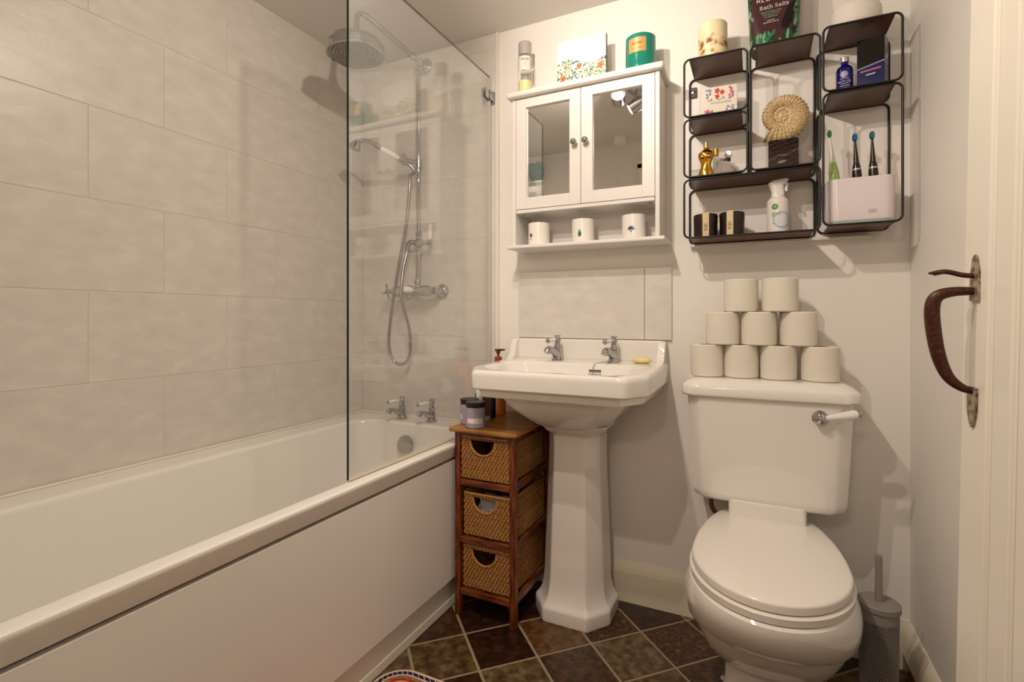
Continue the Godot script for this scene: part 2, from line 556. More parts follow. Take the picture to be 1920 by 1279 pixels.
func make_room() -> void:
	var th := 0.1
	# floor: joint bed with slate tiles laid on the diagonal
	var fl := struct("floor", "diagonal mottled brown and olive slate floor tiles")
	slab(fl, "joint_bed", Vector3(LEFT - 0.1, -0.1, BACK - 0.1), Vector3(RIGHT + 0.2, -0.0015, 1.5), M.floor_grout)
	var b0 := Vector2(-0.5796, -1.3791)
	var u := Vector2(0.1255, -0.1268); var w := Vector2(0.1245, 0.1255)
	var kinds := {Vector2i(1, 0): "green", Vector2i(2, 0): "gold", Vector2i(0, 0): "brown", Vector2i(0, -1): "tan", Vector2i(1, -1): "gold", Vector2i(2, -1): "dark", Vector2i(-1, -1): "dark",
		Vector2i(-1, 0): "green", Vector2i(-2, -1): "olive", Vector2i(-2, -2): "brown", Vector2i(-1, -2): "dark", Vector2i(-2, 0): "dark", Vector2i(1, 1): "olive", Vector2i(2, 1): "brown", Vector2i(3, 0): "dark", Vector2i(0, 1): "tan", Vector2i(3, 1): "dark", Vector2i(4, 1): "dark", Vector2i(4, 2): "tan"}
	var area := PackedVector2Array([Vector2(-0.96, BACK), Vector2(RIGHT, BACK), Vector2(RIGHT, 0.05), Vector2(-0.96, 0.05)])
	var all: Array = M.slate.keys()
	for i in range(-14, 12):
		for j in range(-8, 16):
			var e := 0.019
			var q := PackedVector2Array([b0 + u * (i + e) + w * (j + e), b0 + u * (i + 1 - e) + w * (j + e), b0 + u * (i + 1 - e) + w * (j + 1 - e), b0 + u * (i + e) + w * (j + 1 - e)])
			for poly in Geometry2D.intersect_polygons(q, area):
				if poly.size() < 3:
					continue
				var inner := Geometry2D.offset_polygon(poly, -0.0012)
				if inner.is_empty():
					continue
				var b := mb()
				var pts: PackedVector2Array = inner[0]
				var idx := Geometry2D.triangulate_polygon(pts)
				for t in range(0, idx.size(), 3):
					var p := pts[idx[t]]; var q2 := pts[idx[t + 1]]; var r := pts[idx[t + 2]]
					if (q2 - p).cross(r - p) > 0:
						var s := q2; q2 = r; r = s
					b.tri(Vector3(p.x, 0, p.y), Vector3(q2.x, 0, q2.y), Vector3(r.x, 0, r.y))
				for t in pts.size():
					var p := pts[t]; var r := pts[(t + 1) % pts.size()]
					var mid := (pts[0] + pts[1] + pts[2]) / 3.0
					var po := p + (p - mid).normalized() * 0.0014; var ro := r + (r - mid).normalized() * 0.0014
					b.quad(Vector3(p.x, 0, p.y), Vector3(r.x, 0, r.y), Vector3(ro.x, -0.003, ro.y), Vector3(po.x, -0.003, po.y))
				var kind: String = kinds.get(Vector2i(i, j), all[absi(i * 5 + j * 3 + i * j) % all.size()])
				part(fl, "tile", b, M.slate[kind])
	# walls
	var wl := struct("wall_left", "pale greige large-format wall tiles beside the bath")
	slab(wl, "backing", Vector3(LEFT - th, 0, BACK - th), Vector3(LEFT - 0.0012, CEIL, 0.15), M.grout)
	var rows := [0.326, 0.576, 0.826, 1.076, 1.3255, 1.5775, 1.8275, 2.0775, CEIL]
	var ja := []; var jb := []
	for k in 8:
		ja.append(-0.7285 + 0.3955 * (k - 3) + 1.794)
		jb.append(-0.922 + 0.3955 * (k - 3) + 1.794)
	tile_wall(wl, Vector3(LEFT, 0, BACK), Vector3(0, 0, 1), Vector3(1, 0, 0), 1.794 + FRONT, rows, [ja, jb])
	var wk := struct("wall_back", "white plaster back wall with greige tiles inside the shower")
	slab(wk, "plaster", Vector3(LEFT - th, 0, BACK - th), Vector3(RIGHT + 0.2, CEIL, BACK), M.plaster)
	slab(wk, "tile_joints", Vector3(LEFT, 0.3, BACK), Vector3(LEFT + 0.685, CEIL, BACK + 0.0068), M.grout)
	var jc := [0.297, 0.6925]; var jd := [0.0995, 0.495]
	tile_wall(wk, Vector3(LEFT, 0, BACK + 0.008), Vector3(1, 0, 0), Vector3(0, 0, 1), 0.684, rows, [jd, jc])
	var edge := struct("trim_1", "white edging strip along the end of the shower tiles")
	slab(edge, "strip", Vector3(LEFT + 0.686, 0.57, BACK), Vector3(LEFT + 0.699, CEIL, BACK + 0.0105), M.trim)
	var wr := struct("wall_right", "white plaster wall beside the toilet")
	slab(wr, "plaster", Vector3(RIGHT, 0, BACK - th), Vector3(RIGHT + th, CEIL, 0.15), M.plaster)
	var wf := struct("wall_front", "white wall around the doorway")
	slab(wf, "plaster", Vector3(LEFT - th, 0, FRONT), Vector3(-0.60, CEIL, FRONT + 0.1), M.plaster)
	slab(wf, "plaster", Vector3(0.29, 0, FRONT), Vector3(RIGHT + th, CEIL, FRONT + 0.1), M.plaster)
	slab(wf, "plaster", Vector3(-0.60, 1.96, FRONT), Vector3(0.29, CEIL, FRONT + 0.1), M.plaster)
	var arch := struct("trim_2", "moulded white architrave around the doorway")
	slab(arch, "jamb", Vector3(-0.68, 0, FRONT - 0.018), Vector3(-0.60, 2.035, FRONT), M.trim)
	slab(arch, "inner_bead", Vector3(-0.625, 0, FRONT - 0.026), Vector3(-0.60, 1.985, FRONT - 0.017), M.trim)
	slab(arch, "head", Vector3(-0.68, 1.96, FRONT - 0.018), Vector3(0.30, 2.035, FRONT), M.trim)
	slab(arch, "inner_bead", Vector3(-0.60, 1.96, FRONT - 0.026), Vector3(0.30, 1.985, FRONT - 0.017), M.trim)
	var ce := struct("ceiling", "plain white ceiling")
	slab(ce, "board", Vector3(LEFT - th, CEIL, BACK - th), Vector3(RIGHT + 0.2, CEIL + 0.1, 1.5), M.ceiling)
	# landing outside the doorway
	var hall := mat(Color(0.78, 0.72, 0.63), 0.8)
	var wh := struct("wall_landing", "cream walls of the landing outside the doorway")
	slab(wh, "plaster", Vector3(-1.0, 0, 1.3), Vector3(0.6, CEIL, 1.4), hall)
	slab(wh, "plaster", Vector3(-1.1, 0, 0.05), Vector3(-1.0, CEIL, 1.4), hall)
	slab(wh, "plaster", Vector3(0.5, 0, 0.05), Vector3(0.6, CEIL, 1.4), hall)
	# baseboards
	var bb := struct("baseboard_back", "cream painted moulded skirting board under the basin wall")
	var prof := PackedVector2Array([Vector2(0, 0), Vector2(0.016, 0), Vector2(0.016, 0.103), Vector2(0.013, 0.108), Vector2(0.0125, 0.114), Vector2(0.009, 0.124), Vector2(0.006, 0.13), Vector2(0.004, 0.136), Vector2(0, 0.137)])
	var b := mb(Transform3D(Basis(Vector3(0, 0, 1), Vector3.UP, Vector3(-1, 0, 0)), Vector3(RIGHT, 0, BACK)))
	b.prism(prof, 0, RIGHT + 0.917)
	part(bb, "board", b, M.oldtrim)
	var br := struct("baseboard_right", "cream painted skirting board along the wall beside the toilet")
	b = mb(Transform3D(Basis(Vector3(-1, 0, 0), Vector3.UP, Vector3(0, 0, 1)), Vector3(RIGHT, 0, BACK + 0.016)))
	b.prism(PackedVector2Array([Vector2(0, 0.052), Vector2(0.022, 0.052), Vector2(0.022, 0.105), Vector2(0.014, 0.125), Vector2(0.004, 0.136), Vector2(0, 0.137)]), 0, 1.7)
	part(br, "board", b, M.oldtrim)
	var bs := struct("trim_3", "brown wooden strip under the skirting beside the toilet brush")
	slab(bs, "strip", Vector3(RIGHT - 0.02, 0, BACK + 0.016), Vector3(RIGHT, 0.052, -0.06), M.brownstrip)
	# splashback above the basin
	var sp := thing("tiled_splashback", "greige two-tile splashback panel on the wall above the washbasin", "splashback", Vector3(-0.543, 0.92, BACK))
	b = wb(sp)
	b.box(Vector3(-0.543, 1.0495, BACK + 0.002), Vector3(0.572, 0.249, 0.004), 0.0005)
	part(sp, "grout", b, M.grout)
	for q in [[-0.8265, -0.3475], [-0.3455, -0.2595]]:
		b = wb(sp)
		b.box(Vector3((q[0] + q[1]) / 2, 1.0495, BACK + 0.006), Vector3(q[1] - q[0], 0.247, 0.008), 0.001)
		part(sp, "tile", b, M.tile[1])
	b = wb(sp)
	b.box(Vector3(-0.543, 1.1745, BACK + 0.0055), Vector3(0.574, 0.005, 0.011), 0.001)
	b.box(Vector3(-0.8285, 1.0495, BACK + 0.0055), Vector3(0.004, 0.249, 0.011), 0.001)
	b.box(Vector3(-0.2575, 1.0495, BACK + 0.0055), Vector3(0.004, 0.249, 0.011), 0.001)
	part(sp, "edging", b, M.trim)
	make_door()

func make_door() -> void:
	var dr := struct("door_1", "open white boarded door with an iron thumb latch")
	dr.position = Vector3(0.253, 1.2, FRONT)
	dr.rotation.z = deg_to_rad(-1.0)
	# boards, numbered from the free edge (local z = -0.795) to the hinge
	var z := -0.815
	var widths := [0.095, 0.063, 0.11, 0.11, 0.11, 0.11, 0.11, 0.107]
	for wd in widths:
		var b := mb()
		b.box(Vector3(0.018, -0.21, z + wd / 2), Vector3(0.036, 1.95, wd - 0.0015), 0.003, 2)
		part(dr, "board", b, M.trim)
		var bead := mb()
		bead.tube([Vector3(0.001, 0.76, z + wd - 0.009), Vector3(0.001, -1.18, z + wd - 0.009)], 0.0045, 8)
		part(dr, "bead", bead, M.trim)
		z += wd
	# latch
	var zl := -0.772
	var plates := mb()
	var leaf := func(yc: float, h: float, flip: float) -> PackedVector2Array:
		var out := PackedVector2Array()
		for p in [[0.0, 0.5], [0.006, 0.42], [0.0125, 0.1], [0.0135, -0.2], [0.014, -0.5], [-0.014, -0.5], [-0.0135, -0.2], [-0.0125, 0.1], [-0.006, 0.42]]:
			out.append(Vector2(p[0], yc + flip * p[1] * h))
		return out
	var face := Transform3D(Basis(Vector3(0, 0, 1), Vector3.UP, Vector3(-1, 0, 0)), Vector3(0, 0, zl))
	var top := mb(face)
	top.prism(leaf.call(-0.145, 0.058, 1.0), 0.0, 0.003)
	var latch := part(dr, "latch", top, M.ironworn, "worn iron thumb latch and pull handle")
	var low := mb(face)
	low.prism(leaf.call(-0.308, 0.05, -1.0), 0.0, 0.003)
	part(latch, "lower_plate", low, M.ironworn)
	var path := spline([Vector3(0.0, -0.162, zl), Vector3(-0.022, -0.1625, zl), Vector3(-0.038, -0.168, zl), Vector3(-0.0435, -0.182, zl), Vector3(-0.042, -0.21, zl), Vector3(-0.036, -0.245, zl), Vector3(-0.026, -0.271, zl), Vector3(-0.012, -0.284, zl), Vector3(0.0, -0.287, zl)], 5)
	var rad := []
	for i in path.size():
		var t := float(i) / (path.size() - 1)
		rad.append(0.0048 + 0.0036 * sin(PI * clampf(t * 1.1, 0, 1)))
	var grip := mb()
	grip.tube(path, rad, 10)
	part(latch, "grip", grip, M.iron)
	var thumb := mb()
	thumb.tube(spline([Vector3(0.0, -0.143, zl), Vector3(-0.014, -0.1415, zl), Vector3(-0.03, -0.137, zl), Vector3(-0.043, -0.139, zl)], 5), 0.0032, 8)
	thumb.ball(Vector3(-0.04, -0.1385, zl), Vector3(0.009, 0.0025, 0.008), 12)
	part(latch, "thumb_piece", thumb, M.iron)

# ---------------------------------------------------------------- bath and shower
func make_bath() -> void:
	var x0 := LEFT + 0.001; var x1 := -0.917; var z0 := BACK + 0.008; var z1 := FRONT - 0.004
	var t := thing("bathtub", "long white built-in bathtub along the tiled wall", "bathtub", Vector3((x0 + x1) / 2, 0, (z0 + z1) / 2))
	var b := wb(t)
	var cx := (x0 + x1) / 2; var cz := (z0 + z1) / 2; var w := x1 - x0; var l := z1 - z0
	var ix0 := -1.512; var ix1 := -0.962; var iz0 := -1.672; var iz1 := -0.17
	var ic := Vector3((ix0 + ix1) / 2, 0, (iz0 + iz1) / 2); var iw := ix1 - ix0; var il := iz1 - iz0
	var rings := []
	for q in [[0.030, 0.5245], [0.0125, 0.5245], [0.0115, 0.526], [0.0012, 0.562], [0.0, 0.567], [0.0012, 0.572], [0.004, 0.574], [0.008, 0.5745], [0.014, 0.5745]]:
		rings.append(MB.rr(w - 2 * q[0], l - 2 * q[0], 0.004, 6, q[1], Vector3(cx, 0, cz)))
	rings.append(MB.rr(iw + 0.012, il + 0.012, 0.10, 6, 0.5745, ic))
	rings.append(MB.rr(iw, il, 0.10, 6, 0.571, ic))
	rings.append(MB.rr(iw - 0.012, il - 0.012, 0.10, 6, 0.560, ic))
	rings.append(MB.rr(iw - 0.05, il - 0.08, 0.11, 6, 0.40, ic))
	rings.append(MB.rr(iw - 0.09, il - 0.17, 0.12, 6, 0.25, ic))
	rings.append(MB.rr(iw - 0.13, il - 0.27, 0.12, 6, 0.19, ic))
	rings.append(MB.rr(iw - 0.22, il - 0.40, 0.10, 6, 0.17, ic))
	for k in rings.size() - 1:
		b.band(rings[k], rings[k + 1])
	b.cap(rings[-1], true)
	part(t, "tub", b, M.acrylic)
	b = wb(t)
	b.box(Vector3(x1 - 0.0225, 0.3115, cz), Vector3(0.016, 0.407, l - 0.004), 0.002)
	part(t, "front_panel", b, M.panel)
	b = wb(t)
	b.box(Vector3(x1 - 0.048, 0.055, cz), Vector3(0.02, 0.11, l - 0.004), 0.001)
	part(t, "plinth", b, M.panel)
	b = wb(t)
	b.box(Vector3(x1 - 0.036, 0.016, cz), Vector3(0.009, 0.032, l - 0.004), 0.003)
	part(t, "floor_strip", b, M.trim)
	b = wb(t)
	b.box(Vector3(x0 + 0.004, 0.577, cz), Vector3(0.008, 0.009, l), 0.003)
	b.box(Vector3(cx, 0.577, z0 + 0.004), Vector3(w, 0.009, 0.008), 0.003)
	part(t, "sealant", b, M.trim)
	# overflow cover on the tap end
	b = mb(wb(t).T * look(Vector3(-1.262, 0.492, -1.644), Vector3(0, 0.22, 1)))
	b.lathe([Vector2(0.030, -0.01), Vector2(0.030, 0.004), Vector2(0.036, 0.006), Vector2(0.0365, 0.013), Vector2(0.034, 0.0165), Vector2(0.0, 0.018)], 36, false, true)
	part(t, "overflow_cover", b, M.chrome)
	for q in [[-1.345, -1.722], [-1.194, -1.722]]:
		bath_tap(t, Vector3(q[0], 0.5745, q[1]))
func bath_tap(t: Node3D, p: Vector3) -> void:
	var b := wb(t)
	b.T = b.T * mv(p.x, p.y, p.z)
	b.lathe([Vector2(0.0235, 0), Vector2(0.0235, 0.004), Vector2(0.020, 0.007), Vector2(0.0165, 0.018), Vector2(0.0135, 0.045), Vector2(0.0135, 0.048), Vector2(0.015, 0.05), Vector2(0.015, 0.055), Vector2(0.0115, 0.058), Vector2(0.0105, 0.07), Vector2(0.0125, 0.074), Vector2(0.0125, 0.08), Vector2(0.009, 0.088), Vector2(0.012, 0.092), Vector2(0.012, 0.094), Vector2(0.0, 0.095)], 24)
	var tap := part(t, "bath_tap", b, M.chrome)
	b = wb(t)
	b.tube(spline([p + Vector3(0, 0.022, 0.006), p + Vector3(-0.004, 0.034, 0.028), p + Vector3(-0.010, 0.044, 0.05), p + Vector3(-0.014, 0.043, 0.064), p + Vector3(-0.016, 0.032, 0.071)], 5), [0.015, 0.014, 0.0135, 0.013, 0.0125, 0.012, 0.0115, 0.011, 0.0105, 0.010, 0.010, 0.010, 0.010, 0.010, 0.0105, 0.011, 0.0112, 0.0115, 0.0118, 0.012, 0.012], 14)
	part(tap, "spout", b, M.chrome)
	b = wb(t)
	var q := p + Vector3(0, 0.077, 0)
	b.tube([q, q + Vector3(-0.012, 0.001, 0.012), q + Vector3(-0.02, 0.0, 0.02), q + Vector3(-0.034, -0.003, 0.034), q + Vector3(-0.038, -0.004, 0.038)], [0.005, 0.005, 0.0072, 0.0068, 0.004], 12)
	part(tap, "lever", b, M.porcelain, "white porcelain lever")
	b = wb(t)
	b.ball(q + Vector3(-0.041, -0.005, 0.041), Vector3(0.0075, 0.0075, 0.0075), 14)
	part(tap, "lever_tip", b, M.chrome)

func make_screen() -> void:
	var gx := -0.957
	var t := thing("shower_screen", "clear frameless glass bath screen with dark green edge", "shower screen", Vector3(gx, 0.578, -1.39))
	var b := wb(t)
	b.box(Vector3(gx, 1.271, -1.392), Vector3(0.006, 1.384, 0.78), 0.0003)
	part(t, "pane", b, M.glass)
	b = wb(t)
	b.box(Vector3(gx, 1.271, -1.0005), Vector3(0.0062, 1.384, 0.0022), 0.0003)
	part(t, "polished_edge", b, M.glassedge)
	b = wb(t)
	b.box(Vector3(gx, 1.964, -1.392), Vector3(0.0062, 0.0014, 0.78), 0.0003)
	part(t, "top_edge", b, M.glassedge)
	b = wb(t)
	b.box(Vector3(gx, 0.5785, -1.388), Vector3(0.012, 0.007, 0.776), 0.002)
	part(t, "bottom_seal", b, M.silicone)
	b = wb(t)
	b.box(Vector3(gx, 1.271, BACK + 0.0135), Vector3(0.012, 1.384, 0.011), 0.001)
	part(t, "wall_seal", b, mat(Color(0.80, 0.77, 0.76), 0.3))
	b = wb(t)
	b.box(Vector3(gx + 0.007, 1.888, BACK + 0.034), Vector3(0.008, 0.038, 0.052), 0.002)
	b.box(Vector3(gx + 0.012, 1.878, BACK + 0.012), Vector3(0.02, 0.05, 0.008), 0.002)
	b.box(Vector3(gx - 0.007, 1.888, BACK + 0.034), Vector3(0.008, 0.038, 0.052), 0.002)
	part(t, "hinge", b, M.chrome)

func make_shower() -> void:
	var X := -1.272; var Z := BACK + 0.055
	var t := thing("thermostatic_shower", "traditional chrome riser shower with round rain head and hand shower", "shower", Vector3(X, 1.1, BACK + 0.008))
	var b := wb(t)
	b.tube([Vector3(X, 1.14, Z), Vector3(X, 2.055, Z)], 0.0085, 16)
	part(t, "riser_pipe", b, M.chrome)
	# top elbow, wall flange, arm
	b = wb(t)
	b.T = b.T * look(Vector3(X + 0.0, 2.075, BACK + 0.008), Vector3(0, 0, 1))
	b.lathe([Vector2(0.036, 0), Vector2(0.036, 0.004), Vector2(0.03, 0.012), Vector2(0.018, 0.018), Vector2(0.0105, 0.022), Vector2(0.0105, 0.05)], 28)
	var arm := part(t, "wall_bracket", b, M.chrome)
	b = wb(t)
	b.ball(Vector3(X, 2.075, Z), Vector3(0.0165, 0.0165, 0.0165), 18)
	b.T = wb(t).T * mv(X, 2.04, Z)
	b.lathe([Vector2(0.0125, 0), Vector2(0.014, 0.003), Vector2(0.014, 0.012), Vector2(0.0105, 0.018), Vector2(0.0105, 0.03)], 20)
	part(arm, "joint", b, M.chrome)
	b = wb(t)
	var hz := -1.372
	b.tube(spline([Vector3(X, 2.078, Z + 0.01), Vector3(X, 2.088, -1.62), Vector3(X, 2.098, hz - 0.075), Vector3(X, 2.094, hz - 0.025), Vector3(X, 2.072, hz - 0.004), Vector3(X, 2.035, hz), Vector3(X, 1.985, hz)], 7), 0.0095, 16)
	part(t, "shower_arm", b, M.chrome)
	b = wb(t)
	b.T = b.T * look(Vector3(X, 2.08, Z + 0.03), Vector3(0, 0.09, 1))
	b.lathe([Vector2(0.011, 0), Vector2(0.015, 0.003), Vector2(0.016, 0.012), Vector2(0.013, 0.02), Vector2(0.0105, 0.026)], 20)
	part(arm, "collar", b, M.chrome)
	b = wb(t)
	b.T = b.T * mv(X, 1.928, hz)
	b.lathe([Vector2(0.094, 0.003), Vector2(0.098, 0.0), Vector2(0.1025, 0.003), Vector2(0.1025, 0.010), Vector2(0.098, 0.014), Vector2(0.098, 0.034), Vector2(0.093, 0.040), Vector2(0.085, 0.046), Vector2(0.083, 0.054), Vector2(0.06, 0.066), Vector2(0.03, 0.072), Vector2(0.016, 0.075), Vector2(0.014, 0.095), Vector2(0.0, 0.095)], 48, false, true)
	var head := part(t, "rain_head", b, M.chrome, "wide round chrome rain shower head")
	b = wb(t)
	b.T = b.T * mv(X, 1.932, hz)
	b.lathe([Vector2(0.0, 0.0), Vector2(0.096, 0.0)], 48, false, false)
	part(head, "face_plate", b, M.faceplate)
	b = wb(t)
	b.T = b.T * mv(X, 1.932, hz)
	for rr_ in 8:
		var cnt := 1 if rr_ == 0 else rr_ * 6 + 2
		for k in cnt:
			var a := TAU * k / cnt + rr_ * 0.3
			var c := Vector3(cos(a), 0, sin(a)) * 0.0118 * rr_
			var sv := b.T
			b.T = sv * mv(c.x, -0.0035, c.z)
			b.lathe([Vector2(0.0022, 0), Vector2(0.0032, 0.0035)], 6, true, false)
			b.T = sv
	part(head, "nozzles", b, M.nozzle, "", true)
	# diverter with its lever
	b = wb(t)
	b.ball(Vector3(X, 1.353, Z), Vector3(0.014, 0.012, 0.014), 18)
	b.T = wb(t).T * mv(X, 1.31, Z)
	b.lathe([Vector2(0.009, -0.03), Vector2(0.013, -0.026), Vector2(0.013, -0.018), Vector2(0.010, -0.014), Vector2(0.018, -0.006), Vector2(0.02, 0.004), Vector2(0.018, 0.014), Vector2(0.011, 0.022), Vector2(0.011, 0.03)], 22)
	var dv := part(t, "diverter", b, M.chrome)
	b = wb(t)
	b.tube(spline([Vector3(X - 0.012, 1.318, Z + 0.004), Vector3(X - 0.035, 1.32, Z + 0.006), Vector3(X - 0.05, 1.312, Z + 0.007), Vector3(X - 0.053, 1.285, Z + 0.007)], 6), 0.0105, 14)
	part(dv, "hose_elbow", b, M.chrome)
	b = wb(t)
	b.tube([Vector3(X + 0.014, 1.314, Z), Vector3(X + 0.05, 1.314, Z)], 0.0085, 14)
	b.ball(Vector3(X + 0.056, 1.317, Z), Vector3(0.012, 0.011, 0.012), 14)
	part(dv, "spindle", b, M.chrome)
	b = wb(t)
	b.tube([Vector3(X + 0.057, 1.327, Z + 0.001), Vector3(X + 0.058, 1.342, Z + 0.001), Vector3(X + 0.06, 1.385, Z + 0.002), Vector3(X + 0.06, 1.39, Z + 0.002)], [0.005, 0.0078, 0.0078, 0.005], 14)
	part(dv, "lever", b, M.porcelain, "white porcelain lever")
	# thermostatic valve body
	var vy := 1.113
	b = wb(t)
	b.T = b.T * look(Vector3(X - 0.125, vy, Z + 0.02), Vector3(1, 0, 0))
	b.lathe([Vector2(0.011, 0.0), Vector2(0.022, 0.012), Vector2(0.024, 0.02), Vector2(0.022, 0.05), Vector2(0.017, 0.06), Vector2(0.016, 0.07), Vector2(0.015, 0.12), Vector2(0.018, 0.14), Vector2(0.0225, 0.155), Vector2(0.0235, 0.19), Vector2(0.021, 0.2), Vector2(0.012, 0.206), Vector2(0.0, 0.207)], 28)
	var vb := part(t, "valve_body", b, M.chrome)
	b = wb(t)
	b.T = b.T * mv(X, vy + 0.008, Z + 0.006)
	b.lathe([Vector2(0.019, 0), Vector2(0.016, 0.012), Vector2(0.0125, 0.018), Vector2(0.0145, 0.026), Vector2(0.0145, 0.036), Vector2(0.010, 0.044)], 22)
	part(vb, "riser_union", b, M.chrome)
	for s in [-0.082, 0.088]:
		b = wb(t)
		b.T = b.T * look(Vector3(X + s, vy, BACK + 0.008), Vector3(0, 0, 1))
		b.lathe([Vector2(0.031, 0), Vector2(0.031, 0.005), Vector2(0.026, 0.012), Vector2(0.017, 0.018), Vector2(0.016, 0.06)], 28)
		part(vb, "wall_flange", b, M.chrome)
	b = wb(t)
	b.T = b.T * look(Vector3(X - 0.128, vy, Z + 0.02), Vector3(-1, 0, 0))
	b.lathe([Vector2(0.009, 0), Vector2(0.009, 0.012), Vector2(0.012, 0.014), Vector2(0.012, 0.026), Vector2(0.0, 0.03)], 18)
	for k in 4:
		var a := TAU * k / 4 + 0.3
		b.tube([Vector3(0, 0.02, 0), Vector3(cos(a) * 0.027, 0.02, sin(a) * 0.027)], 0.0045, 8)
		b.ball(Vector3(cos(a) * 0.028, 0.02, sin(a) * 0.028), Vector3(0.0065, 0.0065, 0.0065), 10)
	part(vb, "cross_handle", b, M.chrome)
	b = wb(t)
	b.T = b.T * look(Vector3(X - 0.015, vy + 0.004, Z + 0.036), Vector3(-0.5, 0.1, 1))
	b.lathe([Vector2(0.008, -0.01), Vector2(0.013, 0.0), Vector2(0.0135, 0.02), Vector2(0.011, 0.03), Vector2(0, 0.032)], 18)
	part(vb, "ceramic_stop", b, M.porcelain, "white ceramic temperature stop")
	# hand shower in its cradle
	b = wb(t)
	b.T = b.T * mv(X, 1.648, Z)
	b.lathe([Vector2(0.0145, -0.02), Vector2(0.016, -0.016), Vector2(0.016, 0.016), Vector2(0.0145, 0.02)], 22)
	b.T = wb(t).T
	b.tube([Vector3(X - 0.006, 1.65, Z + 0.01), Vector3(X - 0.03, 1.655, Z + 0.05)], 0.0085, 12)
	b.tube([Vector3(X - 0.026, 1.635, Z + 0.05), Vector3(X - 0.036, 1.672, Z + 0.066)], 0.0145, 14)
	part(t, "cradle", b, M.chrome)
	var h0 := Vector3(X - 0.02, 1.638, Z + 0.04); var h1 := Vector3(X - 0.115, 1.705, Z + 0.16)
	var hd := (h1 - h0).normalized()
	b = wb(t)
	b.tube([h0, h0 + hd * 0.02, h0 + hd * 0.045], [0.0105, 0.012, 0.0095], 14)
	var ferrule := b
	b = wb(t)
	var p0 := h0 + hd * 0.125
	b.tube([p0, p0 + hd * 0.008, p0 + hd * 0.016, p0 + hd * 0.03], [0.0095, 0.0125, 0.012, 0.0085], 14)
	var hh := h1 + Vector3(-0.045, -0.012, 0.04)
	b.tube(spline([p0 + hd * 0.028, h1 + hd * 0.005, h1 + Vector3(-0.03, 0.006, 0.025), hh], 6), 0.0078, 12)
	var hand := part(t, "hand_shower", b, M.chrome, "chrome hand shower with white porcelain grip")
	b = wb(t)
	b.tube([h0 + hd * 0.043, h0 + hd * 0.06, h0 + hd * 0.095, h0 + hd * 0.127], [0.0085, 0.0115, 0.0115, 0.0085], 16)
	part(hand, "grip", b, M.porcelain, "white porcelain grip")
	part(hand, "ferrule", ferrule, M.chrome)
	b = wb(t)
	b.T = b.T * look(hh + Vector3(0.006, 0.012, -0.004), Vector3(-0.25, -1, 0.25))
	b.lathe([Vector2(0.006, -0.006), Vector2(0.014, 0.0), Vector2(0.017, 0.008), Vector2(0.0235, 0.028), Vector2(0.0245, 0.034), Vector2(0.022, 0.036), Vector2(0.0, 0.037)], 24)
	part(hand, "spray_head", b, M.chrome)
	# hose
	var ctrl := [h0, h0 - hd * 0.02 + Vector3(0.006, -0.02, 0), Vector3(X - 0.022, 1.585, Z + 0.028), Vector3(X - 0.026, 1.50, Z + 0.03), Vector3(X - 0.042, 1.38, Z + 0.032), Vector3(X - 0.072, 1.22, Z + 0.04), Vector3(X - 0.105, 1.06, Z + 0.04), Vector3(X - 0.132, 0.93, Z + 0.03), Vector3(X - 0.136, 0.86, Z + 0.02), Vector3(X - 0.118, 0.815, Z + 0.012), Vector3(X - 0.084, 0.803, Z + 0.008), Vector3(X - 0.05, 0.825, Z + 0.008), Vector3(X - 0.035, 0.88, Z + 0.01), Vector3(X - 0.038, 0.96, Z + 0.016), Vector3(X - 0.05, 1.08, Z + 0.05), Vector3(X - 0.056, 1.19, Z + 0.035), Vector3(X - 0.053, 1.285, Z + 0.007)]
	var pth := spline(ctrl, 26)
	var rd := []
	for i in pth.size():
		rd.append(0.0072 if i % 2 == 0 else 0.0062)
	b = wb(t)
	b.tube(pth, rd, 12)
	part(t, "hose", b, M.hosemetal, "ribbed metal shower hose hanging in a loop")

